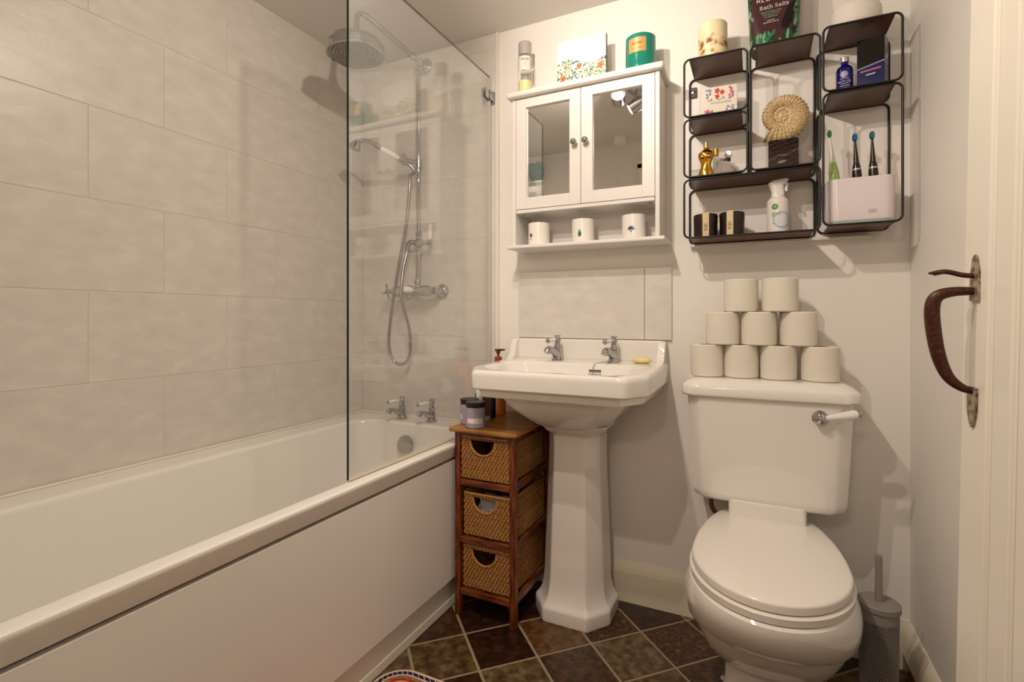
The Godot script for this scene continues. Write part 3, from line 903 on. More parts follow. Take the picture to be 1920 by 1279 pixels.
# ---------------------------------------------------------------- basin
func oct_poly(hw: float, za: float, zb: float, cx: float, cz: float, back := 0.0) -> PackedVector2Array:
	if back > 0.0:
		return PackedVector2Array([Vector2(hw, za + back), Vector2(hw, zb - cz), Vector2(hw - cx, zb), Vector2(-hw + cx, zb), Vector2(-hw, zb - cz), Vector2(-hw, za + back), Vector2(-hw + back, za), Vector2(hw - back, za)])
	return PackedVector2Array([Vector2(hw, za), Vector2(hw, zb - cz), Vector2(hw - cx, zb), Vector2(-hw + cx, zb), Vector2(-hw, zb - cz), Vector2(-hw, za)])
func make_basin() -> void:
	var t := thing("washbasin", "white pedestal washbasin with chamfered corners and two chrome taps", "washbasin", Vector3(-0.556, 0, BACK))
	var c := Vector2(0, 0.25)
	var N := 144
	var rings := []
	for r in [[0.648, 0.118, 0.07, 0.262], [0.656, 0.128, 0.066, 0.276], [0.670, 0.143, 0.058, 0.297], [0.690, 0.163, 0.045, 0.323], [0.712, 0.182, 0.03, 0.346], [0.735, 0.198, 0.02, 0.364], [0.750, 0.208, 0.012, 0.373], [0.7515, 0.210, 0.008, 0.375], [0.7535, 0.253, 0.004, 0.405], [0.756, 0.258, 0.003, 0.409], [0.773, 0.262, 0.002, 0.413], [0.776, 0.263, 0.002, 0.414], [0.7785, 0.268, 0.001, 0.419], [0.781, 0.277, 0.001, 0.428], [0.785, 0.279, 0.001, 0.430], [0.822, 0.280, 0.001, 0.431], [0.831, 0.279, 0.001, 0.430], [0.837, 0.275, 0.001, 0.426], [0.839, 0.268, 0.001, 0.419]]:
		rings.append(ring(oct_poly(r[1] + (0.010 if r[0] > 0.75 else 0.004), r[2], r[3], 0.05, 0.085), c, N, r[0]))
	for r in [[0.839, 0.243, 0.122, 0.398], [0.836, 0.237, 0.128, 0.392], [0.826, 0.231, 0.134, 0.385], [0.79, 0.213, 0.148, 0.366], [0.755, 0.175, 0.165, 0.34], [0.735, 0.12, 0.19, 0.31], [0.727, 0.05, 0.22, 0.28]]:
		rings.append(ring(oct_poly(r[1] + 0.008, r[2], r[3], 0.06, 0.06, 0.05), c, N, r[0]))
	for k in rings.size():
		var rg: PackedVector3Array = rings[k]
		for i in rg.size():
			if rg[i].y > 0.80:
				rg[i].y += 0.013 * (1.0 - rg[i].z / 0.43)
		rings[k] = rg
	var b := mb()
	b.loft(rings)
	var bowl := part(t, "basin", b.mesh(50), M.porcelain)
	# upstand with swept wings
	b = mb()
	b.box(Vector3(0, 0.886, 0.016), Vector3(0.555, 0.076, 0.032), 0.007, 3)
	for s in [-1.0, 1.0]:
		var sv := b.T
		b.T = Transform3D(Basis(Vector3(0, 0, 1), Vector3.UP, Vector3(-1, 0, 0)), Vector3(s * 0.2735 + 0.011, 0, 0))
		b.prism(PackedVector2Array([Vector2(0.003, 0.845), Vector2(0.003, 0.922), Vector2(0.03, 0.922), Vector2(0.045, 0.917), Vector2(0.054, 0.905), Vector2(0.064, 0.878), Vector2(0.074, 0.86), Vector2(0.095, 0.848)]), 0, 0.022)
		b.T = sv
	part(bowl, "upstand", b.mesh(50), M.porcelain)
	# pedestal
	b = mb()
	rings = []
	for r in [[0.0, 0.129, 0.06, 0.247], [0.006, 0.132, 0.06, 0.25], [0.040, 0.132, 0.06, 0.25], [0.048, 0.130, 0.06, 0.247], [0.054, 0.126, 0.06, 0.24], [0.060, 0.120, 0.06, 0.235], [0.075, 0.113, 0.06, 0.228], [0.10, 0.108, 0.06, 0.221], [0.14, 0.105, 0.06, 0.217], [0.30, 0.099, 0.06, 0.211], [0.56, 0.090, 0.06, 0.202], [0.605, 0.091, 0.06, 0.204], [0.615, 0.096, 0.06, 0.211], [0.623, 0.108, 0.06, 0.226], [0.634, 0.117, 0.06, 0.240], [0.6475, 0.121, 0.06, 0.252]]:
		rings.append(ring(oct_poly(r[1], r[2], r[3], r[1] * 0.42, r[1] * 0.55), Vector2(0, 0.14), 96, r[0]))
	b.loft(rings)
	part(t, "pedestal", b.mesh(35), M.porcelain, "tapering white porcelain pedestal")
	b = mb()
	b.tube(spline([Vector3(0.066, 0.66, 0.045), Vector3(0.071, 0.62, 0.042), Vector3(0.069, 0.57, 0.040), Vector3(0.072, 0.52, 0.038), Vector3(0.076, 0.485, 0.036)], 8), 0.006, 8)
	part(t, "supply_hose", b, M.black, "black flexible supply hose behind the pedestal")
	b = mb(mv(0.0755, 0.488, 0.0365))
	b.lathe([Vector2(0.008, -0.012), Vector2(0.0085, -0.01), Vector2(0.0085, 0.01), Vector2(0.0065, 0.014)], 8)
	part(t, "hose_nut", b, M.gold)
	for x in [-0.087, 0.119]:
		basin_tap(t, Vector3(x, 0.8485, 0.078))
	# overflow grille and plug chain
	b = mb()
	for k in 9:
		b.box(Vector3(0.07 + (k - 4) * 0.0048, 0.818, 0.1385), Vector3(0.0032, 0.012, 0.004), 0.001)
	b.box(Vector3(0.07, 0.8255, 0.1365), Vector3(0.045, 0.003, 0.005), 0.001)
	b.box(Vector3(0.07, 0.811, 0.1415), Vector3(0.045, 0.003, 0.005), 0.001)
	part(bowl, "overflow_grille", b, M.chrome)
	b = mb()
	b.box(Vector3(0.07, 0.818, 0.1365), Vector3(0.043, 0.014, 0.004), 0.001)
	part(bowl, "overflow_slot", b, M.black)
	b = mb()
	var pth := spline([Vector3(0.104, 0.853, 0.092), Vector3(0.088, 0.851, 0.108), Vector3(0.068, 0.846, 0.126), Vector3(0.064, 0.83, 0.140), Vector3(0.062, 0.79, 0.152), Vector3(0.06, 0.755, 0.172)], 16)
	for i in range(0, pth.size(), 2):
		b.ball(pth[i], Vector3(0.0017, 0.0017, 0.0017), 6)
	part(bowl, "plug_chain", b, M.chrome)
func basin_tap(t: Node3D, p: Vector3) -> void:
	var b := mb(mv(p.x, p.y, p.z))
	b.lathe([Vector2(0.0225, 0), Vector2(0.0225, 0.003), Vector2(0.020, 0.006), Vector2(0.0165, 0.02), Vector2(0.0135, 0.042), Vector2(0.0145, 0.045), Vector2(0.0145, 0.05), Vector2(0.011, 0.055), Vector2(0.0095, 0.066), Vector2(0.012, 0.071), Vector2(0.012, 0.078), Vector2(0.0085, 0.084), Vector2(0.0125, 0.089), Vector2(0.0125, 0.091), Vector2(0.0, 0.092)], 24)
	var tap := part(t, "basin_tap", b, M.chrome)
	b = mb()
	b.tube(spline([p + Vector3(0, 0.018, 0.004), p + Vector3(-0.004, 0.032, 0.026), p + Vector3(-0.009, 0.043, 0.05), p + Vector3(-0.012, 0.042, 0.062), p + Vector3(-0.014, 0.032, 0.069)], 5), [0.016, 0.015, 0.0145, 0.014, 0.0135, 0.013, 0.0125, 0.012, 0.0115, 0.011, 0.0105, 0.0105, 0.0105, 0.011, 0.0115, 0.0118, 0.012, 0.0122, 0.0124, 0.0125, 0.0125], 14)
	part(tap, "spout", b, M.chrome)
	var q := p + Vector3(0, 0.0745, 0)
	b = mb()
	b.tube([q, q + Vector3(-0.006, 0.001, 0.016), q + Vector3(-0.009, 0.0, 0.024), q + Vector3(-0.015, -0.002, 0.042), q + Vector3(-0.016, -0.003, 0.046)], [0.0045, 0.0045, 0.007, 0.0066, 0.004], 12)
	part(tap, "lever", b, M.porcelain, "white porcelain lever")
	b = mb()
	b.ball(q + Vector3(-0.018, -0.003, 0.05), Vector3(0.0085, 0.0085, 0.0085), 14)
	part(tap, "lever_tip", b, M.chrome)

# ---------------------------------------------------------------- toilet
func egg(hw: float, zc: float, lf: float, lb: float, clip: float, y: float, cnt := 72) -> PackedVector3Array:
	var out := PackedVector3Array()
	for i in cnt:
		var a := TAU * i / cnt
		var z := zc + (lf if sin(a) > 0 else lb) * sin(a)
		out.append(Vector3(hw * cos(a), y, maxf(z, clip)))
	return out
func make_toilet() -> void:
	var t := thing("toilet", "white close-coupled toilet with the lid down", "toilet", Vector3(0.028, 0, BACK))
	var b := mb()
	# pan
	var rings := []
	for r in [[0.0, 0.114, 0.37, 0.069, 0.26, 0.10], [0.012, 0.116, 0.37, 0.071, 0.26, 0.10], [0.03, 0.109, 0.37, 0.063, 0.26, 0.10], [0.08, 0.098, 0.375, 0.05, 0.26, 0.10], [0.12, 0.097, 0.385, 0.044, 0.27, 0.09], [0.140, 0.102, 0.395, 0.045, 0.28, 0.09], [0.148, 0.112, 0.40, 0.056, 0.29, 0.085], [0.165, 0.127, 0.405, 0.076, 0.30, 0.08], [0.19, 0.142, 0.41, 0.099, 0.31, 0.07], [0.22, 0.156, 0.415, 0.121, 0.32, 0.065], [0.25, 0.167, 0.42, 0.140, 0.33, 0.06], [0.2675, 0.1705, 0.424, 0.148, 0.34, 0.06], [0.269, 0.1745, 0.424, 0.1525, 0.34, 0.06], [0.2705, 0.179, 0.424, 0.158, 0.34, 0.06], [0.28, 0.1835, 0.424, 0.170, 0.35, 0.06], [0.30, 0.1875, 0.424, 0.191, 0.37, 0.06], [0.325, 0.190, 0.424, 0.211, 0.38, 0.06], [0.345, 0.1885, 0.424, 0.222, 0.39, 0.06], [0.362, 0.184, 0.424, 0.226, 0.39, 0.06], [0.374, 0.178, 0.424, 0.225, 0.39, 0.06], [0.379, 0.170, 0.424, 0.219, 0.39, 0.06]]:
		rings.append(egg(r[1], r[2], r[3], r[4], r[5], r[0]))
	b.loft(rings)
	var pan := part(t, "pan", b.mesh(30), M.porcelain)
	b = mb()
	b.box(Vector3(0.002, 0.425, 0.115), Vector3(0.20, 0.105, 0.15), 0.012, 3)
	part(pan, "pan_shelf", b.mesh(50), M.porcelain)
	b = mb(mv(-0.104, 0.038, 0.335))
	b.ball(Vector3.ZERO, Vector3(0.009, 0.009, 0.009), 12)
	part(pan, "bolt_cover", b, M.chrome)
	# seat and lid
	b = mb()
	rings = []
	for r in [[0.3805, -0.004], [0.382, 0.0], [0.397, 0.002], [0.4005, -0.002]]:
		rings.append(egg(0.176 + r[1], 0.424, 0.220 + r[1], 0.40, 0.13, r[0]))
	b.loft(rings)
	part(t, "seat", b.mesh(50), M.seat)
	b = mb()
	rings = []
	for r in [[0.4025, -0.005], [0.404, -0.002], [0.418, -0.001], [0.4225, -0.0035], [0.4245, -0.009], [0.4255, -0.03], [0.4265, -0.10]]:
		rings.append(egg(0.1735 + r[1], 0.424, 0.218 + r[1], 0.40 + r[1] * 2, 0.13 - minf(r[1], 0) * 0.9, r[0]))
	b.loft(rings)
	part(t, "seat_lid", b.mesh(50), M.seat)
	# cistern
	b = mb()
	rings = []
	for r in [[0.462, 0.178, 0.020, 0.170], [0.464, 0.189, 0.012, 0.180], [0.472, 0.196, 0.008, 0.187], [0.49, 0.200, 0.006, 0.191], [0.60, 0.205, 0.006, 0.195], [0.778, 0.213, 0.006, 0.202]]:
		rings.append(ring(oct_poly(r[1], r[2], r[3], 0.035, 0.028), Vector2(0, 0.1), 120, r[0]))
	b.loft(rings)
	var cis := part(t, "cistern", b.mesh(38), M.porcelain)
	b = mb()
	rings = []
	for r in [[0.770, 0.214, 0.002, 0.203], [0.772, 0.224, 0.001, 0.212], [0.777, 0.228, 0.0, 0.216], [0.797, 0.2275, 0.0, 0.2155], [0.806, 0.222, 0.0, 0.210], [0.815, 0.209, 0.003, 0.198], [0.8215, 0.195, 0.008, 0.184], [0.823, 0.185, 0.012, 0.175]]:
		rings.append(ring(oct_poly(r[1], r[2], r[3], 0.03, 0.024), Vector2(0, 0.1), 120, r[0]))
	b.loft(rings)
	part(t, "cistern_lid", b.mesh(45), M.porcelain)
	b = mb(look(Vector3(0.131, 0.733, 0.199), Vector3(0, 0, 1)))
	b.lathe([Vector2(0.0195, 0), Vector2(0.0195, 0.004), Vector2(0.014, 0.008), Vector2(0.013, 0.011), Vector2(0.0165, 0.016), Vector2(0.0165, 0.024), Vector2(0.012, 0.030), Vector2(0.0, 0.033)], 22)
	var lev := part(cis, "flush_lever", b, M.chrome)
	b = mb()
	var l0 := Vector3(0.131, 0.733, 0.222)
	b.tube([l0, l0 + Vector3(0.018, 0.004, 0.0), l0 + Vector3(0.026, 0.006, 0.0), l0 + Vector3(0.075, 0.017, 0.001), l0 + Vector3(0.083, 0.019, 0.001)], [0.007, 0.007, 0.0092, 0.0132, 0.0085], 16)
	lev.set_meta("label", "flush lever with white porcelain handle")
	part(cis, "lever_handle", b, M.porcelain, "white porcelain flush handle")
	b = mb()
	b.ball(l0 + Vector3(0.087, 0.02, 0.001), Vector3(0.0075, 0.009, 0.009), 12)
	part(cis, "lever_tip", b, M.chrome)
	b = mb()
	b.tube(spline([Vector3(-0.152, 0.465, 0.09), Vector3(-0.152, 0.435, 0.09), Vector3(-0.148, 0.40, 0.082), Vector3(-0.12, 0.35, 0.05), Vector3(-0.10, 0.28, 0.025)], 6), 0.0075, 10)
	b.T = mv(-0.152, 0.445, 0.09)
	b.lathe([Vector2(0.012, 0), Vector2(0.013, 0.003), Vector2(0.013, 0.017)], 6)
	part(cis, "inlet_pipe", b, mat(Color(0.52, 0.42, 0.32), 0.3, 0.9), "bronze coloured water inlet pipe")

func make_rolls() -> void:
	var R := 0.0479; var H := 0.0985
	var b := mb()
	b.lathe([Vector2(0.021, 0.002), Vector2(R - 0.004, 0.0), Vector2(R, 0.003), Vector2(R + 0.0004, H * 0.5), Vector2(R, H - 0.003), Vector2(R - 0.004, H), Vector2(0.021, H - 0.002)], 48, false, false)
	var body := b.mesh(40)
	b = mb()
	b.lathe([Vector2(0.021, 0.001), Vector2(0.021, H - 0.001), Vector2(0.0198, H - 0.001), Vector2(0.0198, 0.001), Vector2(0.021, 0.001)], 32, false, false)
	var core := b.mesh(40)
	var y0 := 0.8232
	var rows := [[[-0.1345, "white toilet roll at the basin end of the bottom row"], [-0.037, "second toilet roll from the basin in the bottom row"], [0.0625, "third toilet roll from the basin in the bottom row"], [0.1685, "toilet roll at the far right of the bottom row, beyond a gap"]],
		[[-0.0895, "toilet roll of the middle row nearest the basin"], [0.0105, "middle toilet roll of the three in the middle row"], [0.1145, "toilet roll of the middle row nearest the door"]],
		[[-0.0385, "left of the two toilet rolls at the top of the pyramid"], [0.0665, "right of the two toilet rolls at the top of the pyramid"]]]
	for r in 3:
		for q in rows[r]:
			var t := thing("toilet_roll", q[1], "toilet roll", Vector3(q[0], y0 + r * H, BACK + 0.112 + 0.003 * sin(q[0] * 40.0)), "pyramid of toilet rolls on the cistern")
			part(t, "paper", body, M.paper)
			part(t, "tube", core, M.card)
			t.rotation.y = q[0] * 17.0

func make_brush() -> void:
	var t := thing("toilet_brush", "grey toilet brush in a diamond-textured holder beside the toilet", "toilet brush", Vector3(0.281, 0, -1.545))
	var gm := mat(Color(0.56, 0.53, 0.515), 0.5)
	var b := mb()
	b.lathe([Vector2(0.040, 0.0), Vector2(0.0415, 0.004), Vector2(0.0415, 0.012), Vector2(0.038, 0.014), Vector2(0.0405, 0.247)], 44, true, false)
	var h := part(t, "holder", b, mat(Color(0.27, 0.235, 0.21), 0.6))
	b = mb()
	b.lathe([Vector2(0.0405, 0.246), Vector2(0.0428, 0.248), Vector2(0.0428, 0.274), Vector2(0.0, 0.274)], 44)
	part(h, "collar", b, gm)
	b = mb()
	b.lathe([Vector2(0.0415, 0.0), Vector2(0.043, 0.003), Vector2(0.043, 0.013), Vector2(0.040, 0.015)], 44)
	part(h, "foot_ring", b, gm)
	b = mb()
	for s in [-1.0, 1.0]:
		for k in 46:
			var p := []
			for i in 19:
				var f := i / 18.0
				var a: float = TAU * k / 46.0 + s * f * 2.6
				var r := 0.0387 + 0.0027 * f
				p.append(Vector3(cos(a) * r, 0.015 + 0.232 * f, sin(a) * r))
			b.tube(p, 0.0012, 4)
	part(h, "lattice", b, gm, "", true)
	b = mb(mv(0, 0.274, 0))
	b.lathe([Vector2(0.0445, 0.0), Vector2(0.0465, 0.002), Vector2(0.0465, 0.014), Vector2(0.044, 0.0165), Vector2(0.041, 0.017), Vector2(0.040, 0.016), Vector2(0.0, 0.017)], 44)
	part(t, "lid", b, gm)
	b = mb(mv(0, 0.290, 0))
	var rings := []
	for q in [[0.0, 0.0155], [0.06, 0.014], [0.112, 0.0145], [0.116, 0.0125]]:
		rings.append(MB.rr(q[1], q[1], 0.004, 3, q[0]))
	b.loft(rings)
	part(t, "handle", b, gm)

# ---------------------------------------------------------------- rack and baskets
func wicker(b: MB, o: Vector3, u: Vector3, vv: Vector3, nn: Vector3, w: float, h: float, hole := false) -> void:
	var cols := int(w / 0.0062)
	var du := w / cols
	for c in cols:
		var x := (c + 0.5) * du
		var run := []
		var steps := int(h / 0.0045)
		for i in steps + 1:
			var y := h * i / steps
			var inside := hole and y < h - 0.011 and Vector2((x - w * 0.45) / 0.046, (y - (h - 0.012)) / 0.047).length() < 1.0
			if inside or i == steps:
				if not inside:
					run.append(o + u * x + vv * y + nn * 0.0)
				if run.size() > 1:
					b.tube(run, 0.0030, 5)
				run = []
			else:
				run.append(o + u * x + vv * y + nn * (0.0024 * sin(PI * y / 0.0105 + PI * (c % 2)) + 0.0008 * sin(c * 1.7)))
	var rows := int(h / 0.0105)
	for r in rows:
		var y := (r + 0.5) * 0.0105
		var run := []
		for i in 25:
			var x := w * i / 24.0
			var inside := hole and y < h - 0.011 and Vector2((x - w * 0.45) / 0.046, (y - (h - 0.012)) / 0.047).length() < 1.0
			if inside:
				if run.size() > 1:
					b.tube(run, 0.0022, 4)
				run = []
			else:
				run.append(o + u * x + vv * y - nn * 0.0006)
		if run.size() > 1:
			b.tube(run, 0.0022, 4)
func make_rack() -> void:
	var cx := -0.8025; var hw := 0.1135; var zf := -1.455; var zb := -1.765
	var t := thing("basket_rack", "narrow dark wooden rack for three baskets between bath and washbasin", "storage rack", Vector3(cx, 0, (zf + zb) / 2))
	var b: MB
	for sx in [-1, 1]:
		for zz in [zf - 0.011, zb + 0.011]:
			b = wb(t)
			b.box(Vector3(cx + sx * (hw - 0.0105), 0.310, zz), Vector3(0.021, 0.620, 0.022), 0.002)
			part(t, "post", b, M.woodv)
	for y in [0.082, 0.257, 0.450]:
		b = wb(t)
		b.box(Vector3(cx, y, zf - 0.010), Vector3(2 * hw - 0.042, 0.021, 0.017), 0.002)
		part(t, "front_rail", b, M.woodh)
		for sx in [-1, 1]:
			b = wb(t)
			b.box(Vector3(cx + sx * (hw - 0.009), y + 0.004, (zf + zb) / 2), Vector3(0.015, 0.024, zf - zb - 0.044), 0.002)
			part(t, "side_rail", b, M.woodd)
		b = wb(t)
		b.box(Vector3(cx, y, zb + 0.010), Vector3(2 * hw - 0.042, 0.021, 0.017), 0.002)
		part(t, "back_rail", b, M.woodh)
	b = wb(t)
	b.box(Vector3(cx, 0.609, zf - 0.010), Vector3(2 * hw - 0.042, 0.022, 0.016), 0.002)
	part(t, "apron", b, M.woodh)
	for sx in [-1, 1]:
		b = wb(t)
		b.box(Vector3(cx + sx * (hw - 0.009), 0.609, (zf + zb) / 2), Vector3(0.015, 0.022, zf - zb - 0.044), 0.002)
		part(t, "side_apron", b, M.woodd)
	b = wb(t)
	b.box(Vector3(cx, 0.6275, (zf + zb) / 2 + 0.004), Vector3(2 * hw + 0.026, 0.0155, zf - zb + 0.030), 0.006, 3)
	part(t, "top", b, M.woodtop, "honey brown wooden rack top")
	# baskets, made once
	var W := 0.176; var D := 0.272; var H := 0.142
	b = mb()
	wicker(b, Vector3(-W / 2, 0.003, D / 2), Vector3.RIGHT, Vector3.UP, Vector3.BACK, W, H - 0.003, true)
	var front := b.mesh()
	b = mb()
	for s in [-1, 1]:
		wicker(b, Vector3(s * W / 2, 0.003, D / 2 * s), Vector3(0, 0, -s), Vector3.UP, Vector3(s, 0, 0), D, H - 0.003)
	wicker(b, Vector3(W / 2, 0.003, -D / 2), Vector3.LEFT, Vector3.UP, Vector3.FORWARD, W, H - 0.003)
	var sides := b.mesh()
	b = mb()
	var loop := []
	for p in MB.rr(W + 0.002, D + 0.002, 0.008, 4, H):
		loop.append(p)
	b.tube(loop, 0.0048, 8, true)
	var rim := b.mesh()
	b = mb()
	var arc := []
	for i in 17:
		var a := PI + PI * i / 16.0
		arc.append(Vector3(-W / 2 + W * 0.45 + 0.047 * cos(a), H - 0.012 + 0.048 * sin(a), D / 2 + 0.001))
	b.tube(arc, 0.0044, 8)
	var grip := b.mesh()
	b = mb()
	b.box(Vector3(0, 0.006, 0), Vector3(W - 0.01, 0.006, D - 0.01), 0.001)
	for s in [-1, 1]:
		b.box(Vector3(s * (W / 2 - 0.006), H / 2, 0), Vector3(0.002, H - 0.01, D - 0.012), 0.0004)
	b.box(Vector3(0, H / 2, -D / 2 + 0.006), Vector3(W - 0.012, H - 0.01, 0.002), 0.0004)
	var liner := b.mesh()
	var info := [[0.4625, 0.0, 0.004, "top wicker basket in the rack, under the jars"], [0.2695, 0.004, -0.006, "middle wicker basket in the rack with pale packet inside"], [0.0945, 0.002, -0.004, "bottom wicker basket in the rack, nearest the floor"]]
	for q in info:
		var k := thing("wicker_basket", q[3], "basket", Vector3(cx + q[1], q[0], (zf + zb) / 2 + 0.008 + q[2]), "wicker baskets in the wooden rack")
		part(k, "front_weave", front, M.wicker, "", true)
		part(k, "side_weave", sides, M.wicker, "", true)
		part(k, "rim", rim, M.wicker)
		part(k, "handle_border", grip, M.wicker)
		part(k, "lining", liner, M.wicker)
	# what shows through the handle holes
	var pk := thing("packet", "crumpled pale grey packet inside the middle wicker basket", "packet", Vector3(cx, 0.279, -1.53))
	b = mb()
	var rings := []
	for i in 7:
		var rg := MB.rr(0.10 + 0.012 * sin(i * 2.1), 0.05 + 0.012 * cos(i * 1.7), 0.015, 4, 0.0 + i * 0.0185)
		for k in rg.size():
			rg[k] += Vector3(0.005 * sin(k * 1.9 + i), 0.004 * sin(k * 2.7 + i * 1.3), 0.006 * cos(k * 1.3 + i * 2.0))
		rings.append(rg)
	b.loft(rings)
	part(pk, "wrapper", b.mesh(20), mat(Color(0.74, 0.74, 0.76), 0.25))
	var tb := thing("small_tube", "small white tube inside the bottom wicker basket", "tube", Vector3(cx + 0.004, 0.104, -1.515))
	b = mb(Transform3D(Basis(Vector3(0, 0, 1), -0.5), Vector3.ZERO))
	b.lathe([Vector2(0.012, 0.0), Vector2(0.013, 0.06), Vector2(0.012, 0.085), Vector2(0.006, 0.088), Vector2(0.006, 0.102), Vector2(0, 0.103)], 16)
	part(tb, "tube_body", b, M.white)
	var jr := thing("red_jar", "dark red jar inside the top wicker basket", "jar", Vector3(cx - 0.005, 0.472, -1.55))
	b = mb()
	b.lathe([Vector2(0.036, 0), Vector2(0.038, 0.004), Vector2(0.038, 0.075), Vector2(0.030, 0.085), Vector2(0.030, 0.098), Vector2(0, 0.098)], 24)
	part(jr, "jar_body", b, mat(Color(0.24, 0.03, 0.03), 0.2))

func jar_on_rack(at: Vector3, label: String, turn: float) -> void:
	var t := thing("lavender_jar", label, "jar", at, "lavender grey jars on the rack")
	t.rotation.y = turn
	var b := mb()
	b.lathe([Vector2(0.0300, 0), Vector2(0.0330, 0.003), Vector2(0.0330, 0.066), Vector2(0.0312, 0.069), Vector2(0.0, 0.069)], 36)
	part(t, "glass_jar", b, mat(Color(0.62, 0.585, 0.66), 0.14))
	b = mb(mv(0, 0.0685, 0))
	b.lathe([Vector2(0.0320, 0.0), Vector2(0.0326, 0.001), Vector2(0.0326, 0.006), Vector2(0.0320, 0.0065), Vector2(0.0326, 0.007), Vector2(0.0326, 0.0155), Vector2(0.0316, 0.017), Vector2(0.0, 0.0172)], 36)
	part(t, "lid", b, M.black, "black screw lid")
	b = mb()
	var r := 0.0332
	for i in 14:
		var a0 := -0.85 + 1.7 * i / 14.0; var a1 := -0.85 + 1.7 * (i + 1) / 14.0
		b.quad(Vector3(sin(a0) * r, 0.018, cos(a0) * r), Vector3(sin(a1) * r, 0.018, cos(a1) * r), Vector3(sin(a1) * r, 0.034, cos(a1) * r), Vector3(sin(a0) * r, 0.034, cos(a0) * r))
	part(t, "paper_label", b, mat(Color(0.90, 0.87, 0.85), 0.6), "white paper label")
	for k in 3:
		b = mb()
		b.T = Transform3D(Basis(Vector3.UP, 0.25), Vector3.ZERO)
		for i in 6:
			var a0: float = 0.08 * i; var a1: float = a0 + 0.07
			var y: float = 0.022 + 0.0035 * k
			b.quad(Vector3(sin(a0) * (r + 0.0003), y, cos(a0) * (r + 0.0003)), Vector3(sin(a1) * (r + 0.0003), y, cos(a1) * (r + 0.0003)), Vector3(sin(a1) * (r + 0.0003), y + 0.0009, cos(a1) * (r + 0.0003)), Vector3(sin(a0) * (r + 0.0003), y + 0.0009, cos(a0) * (r + 0.0003)))
		part(t, "print_line", b, M.ink)

func make_rack_items() -> void:
	var Y := 0.6355
	jar_on_rack(Vector3(-0.846, Y, -1.474), "lavender grey jar with white label at the front of the rack top", 0.45)
	jar_on_rack(Vector3(-0.896, Y, -1.521), "lavender grey jar with black lid, behind and left of its twin", -1.2)
	# white bottle with green edge
	var t := thing("shampoo_bottle", "white bottle with green edge behind the lavender jars", "bottle", Vector3(-0.880, Y, -1.588))
	var b := mb()
	var rings := []
	for q in [[0.0, 0.050, 0.028], [0.003, 0.054, 0.032], [0.09, 0.054, 0.032], [0.115, 0.046, 0.028], [0.122, 0.022, 0.022], [0.14, 0.022, 0.022]]:
		rings.append(MB.rr(q[1], q[2], 0.011, 4, q[0]))
	b.loft(rings)
	t.rotation.y = 0.5
	part(t, "bottle_body", b, mat(Color(0.86, 0.86, 0.85), 0.25))
	b = mb()
	b.box(Vector3(-0.0265, 0.05, 0.0), Vector3(0.003, 0.094, 0.03), 0.001)
	part(t, "green_edge", b, mat(Color(0.10, 0.28, 0.14), 0.3))
	b = mb()
	b.box(Vector3(0.012, 0.052, 0.0161), Vector3(0.028, 0.07, 0.001), 0.0003)
	part(t, "brown_panel", b, mat(Color(0.42, 0.27, 0.22), 0.5))
	# dark blue bottle
	t = thing("dark_blue_bottle", "slim dark blue bottle between white and amber bottles on rack", "bottle", Vector3(-0.8775, Y, -1.645))
	b = mb()
	b.lathe([Vector2(0.016, 0), Vector2(0.0175, 0.002), Vector2(0.0175, 0.085), Vector2(0.014, 0.097), Vector2(0.008, 0.10), Vector2(0.008, 0.12), Vector2(0, 0.12)], 24)
	part(t, "bottle_body", b, mat(Color(0.03, 0.05, 0.22), 0.12))
	b = mb()
	b.lathe([Vector2(0.0178, 0.03), Vector2(0.0178, 0.05)], 24, false, false)
	part(t, "blue_band", b, mat(Color(0.08, 0.16, 0.55), 0.3))
	# amber pump bottle
	t = thing("soap_dispenser", "amber hand soap bottle with brown pump rising behind the washbasin", "soap dispenser", Vector3(-0.882, Y, -1.712))
	b = mb()
	rings = []
	for q in [[0.0, 0.052, 0.032], [0.004, 0.058, 0.038], [0.16, 0.056, 0.037], [0.178, 0.046, 0.032], [0.188, 0.030, 0.028], [0.196, 0.028, 0.028]]:
		rings.append(MB.rr(q[1], q[2], 0.015, 5, q[0]))
	b.loft(rings)
	var am := mat(Color(0.98, 0.58, 0.10), 0.1)
	part(t, "bottle_body", b.mesh(50), am)
	b = mb()
	b.box(Vector3(0.0, 0.10, 0.0185), Vector3(0.034, 0.075, 0.001), 0.0003)
	part(t, "red_label", b, mat(Color(0.52, 0.09, 0.07), 0.4))
	b = mb()
	b.lathe([Vector2(0.0135, 0.196), Vector2(0.014, 0.198), Vector2(0.014, 0.216), Vector2(0.012, 0.219)], 22)
	part(t, "neck", b, mat(Color(0.62, 0.20, 0.07), 0.15), "reddish amber neck")
	b = mb()
	b.lathe([Vector2(0.0045, 0.216), Vector2(0.0045, 0.229), Vector2(0.0075, 0.231), Vector2(0.0075, 0.238), Vector2(0.0135, 0.240), Vector2(0.0135, 0.2475), Vector2(0, 0.249)], 22)
	b.tube([Vector3(0, 0.2445, 0), Vector3(0.020, 0.2455, 0.010), Vector3(0.036, 0.2465, 0.018)], [0.0045, 0.0042, 0.0032], 10)
	part(t, "pump", b, mat(Color(0.33, 0.18, 0.10), 0.35), "brown pump")

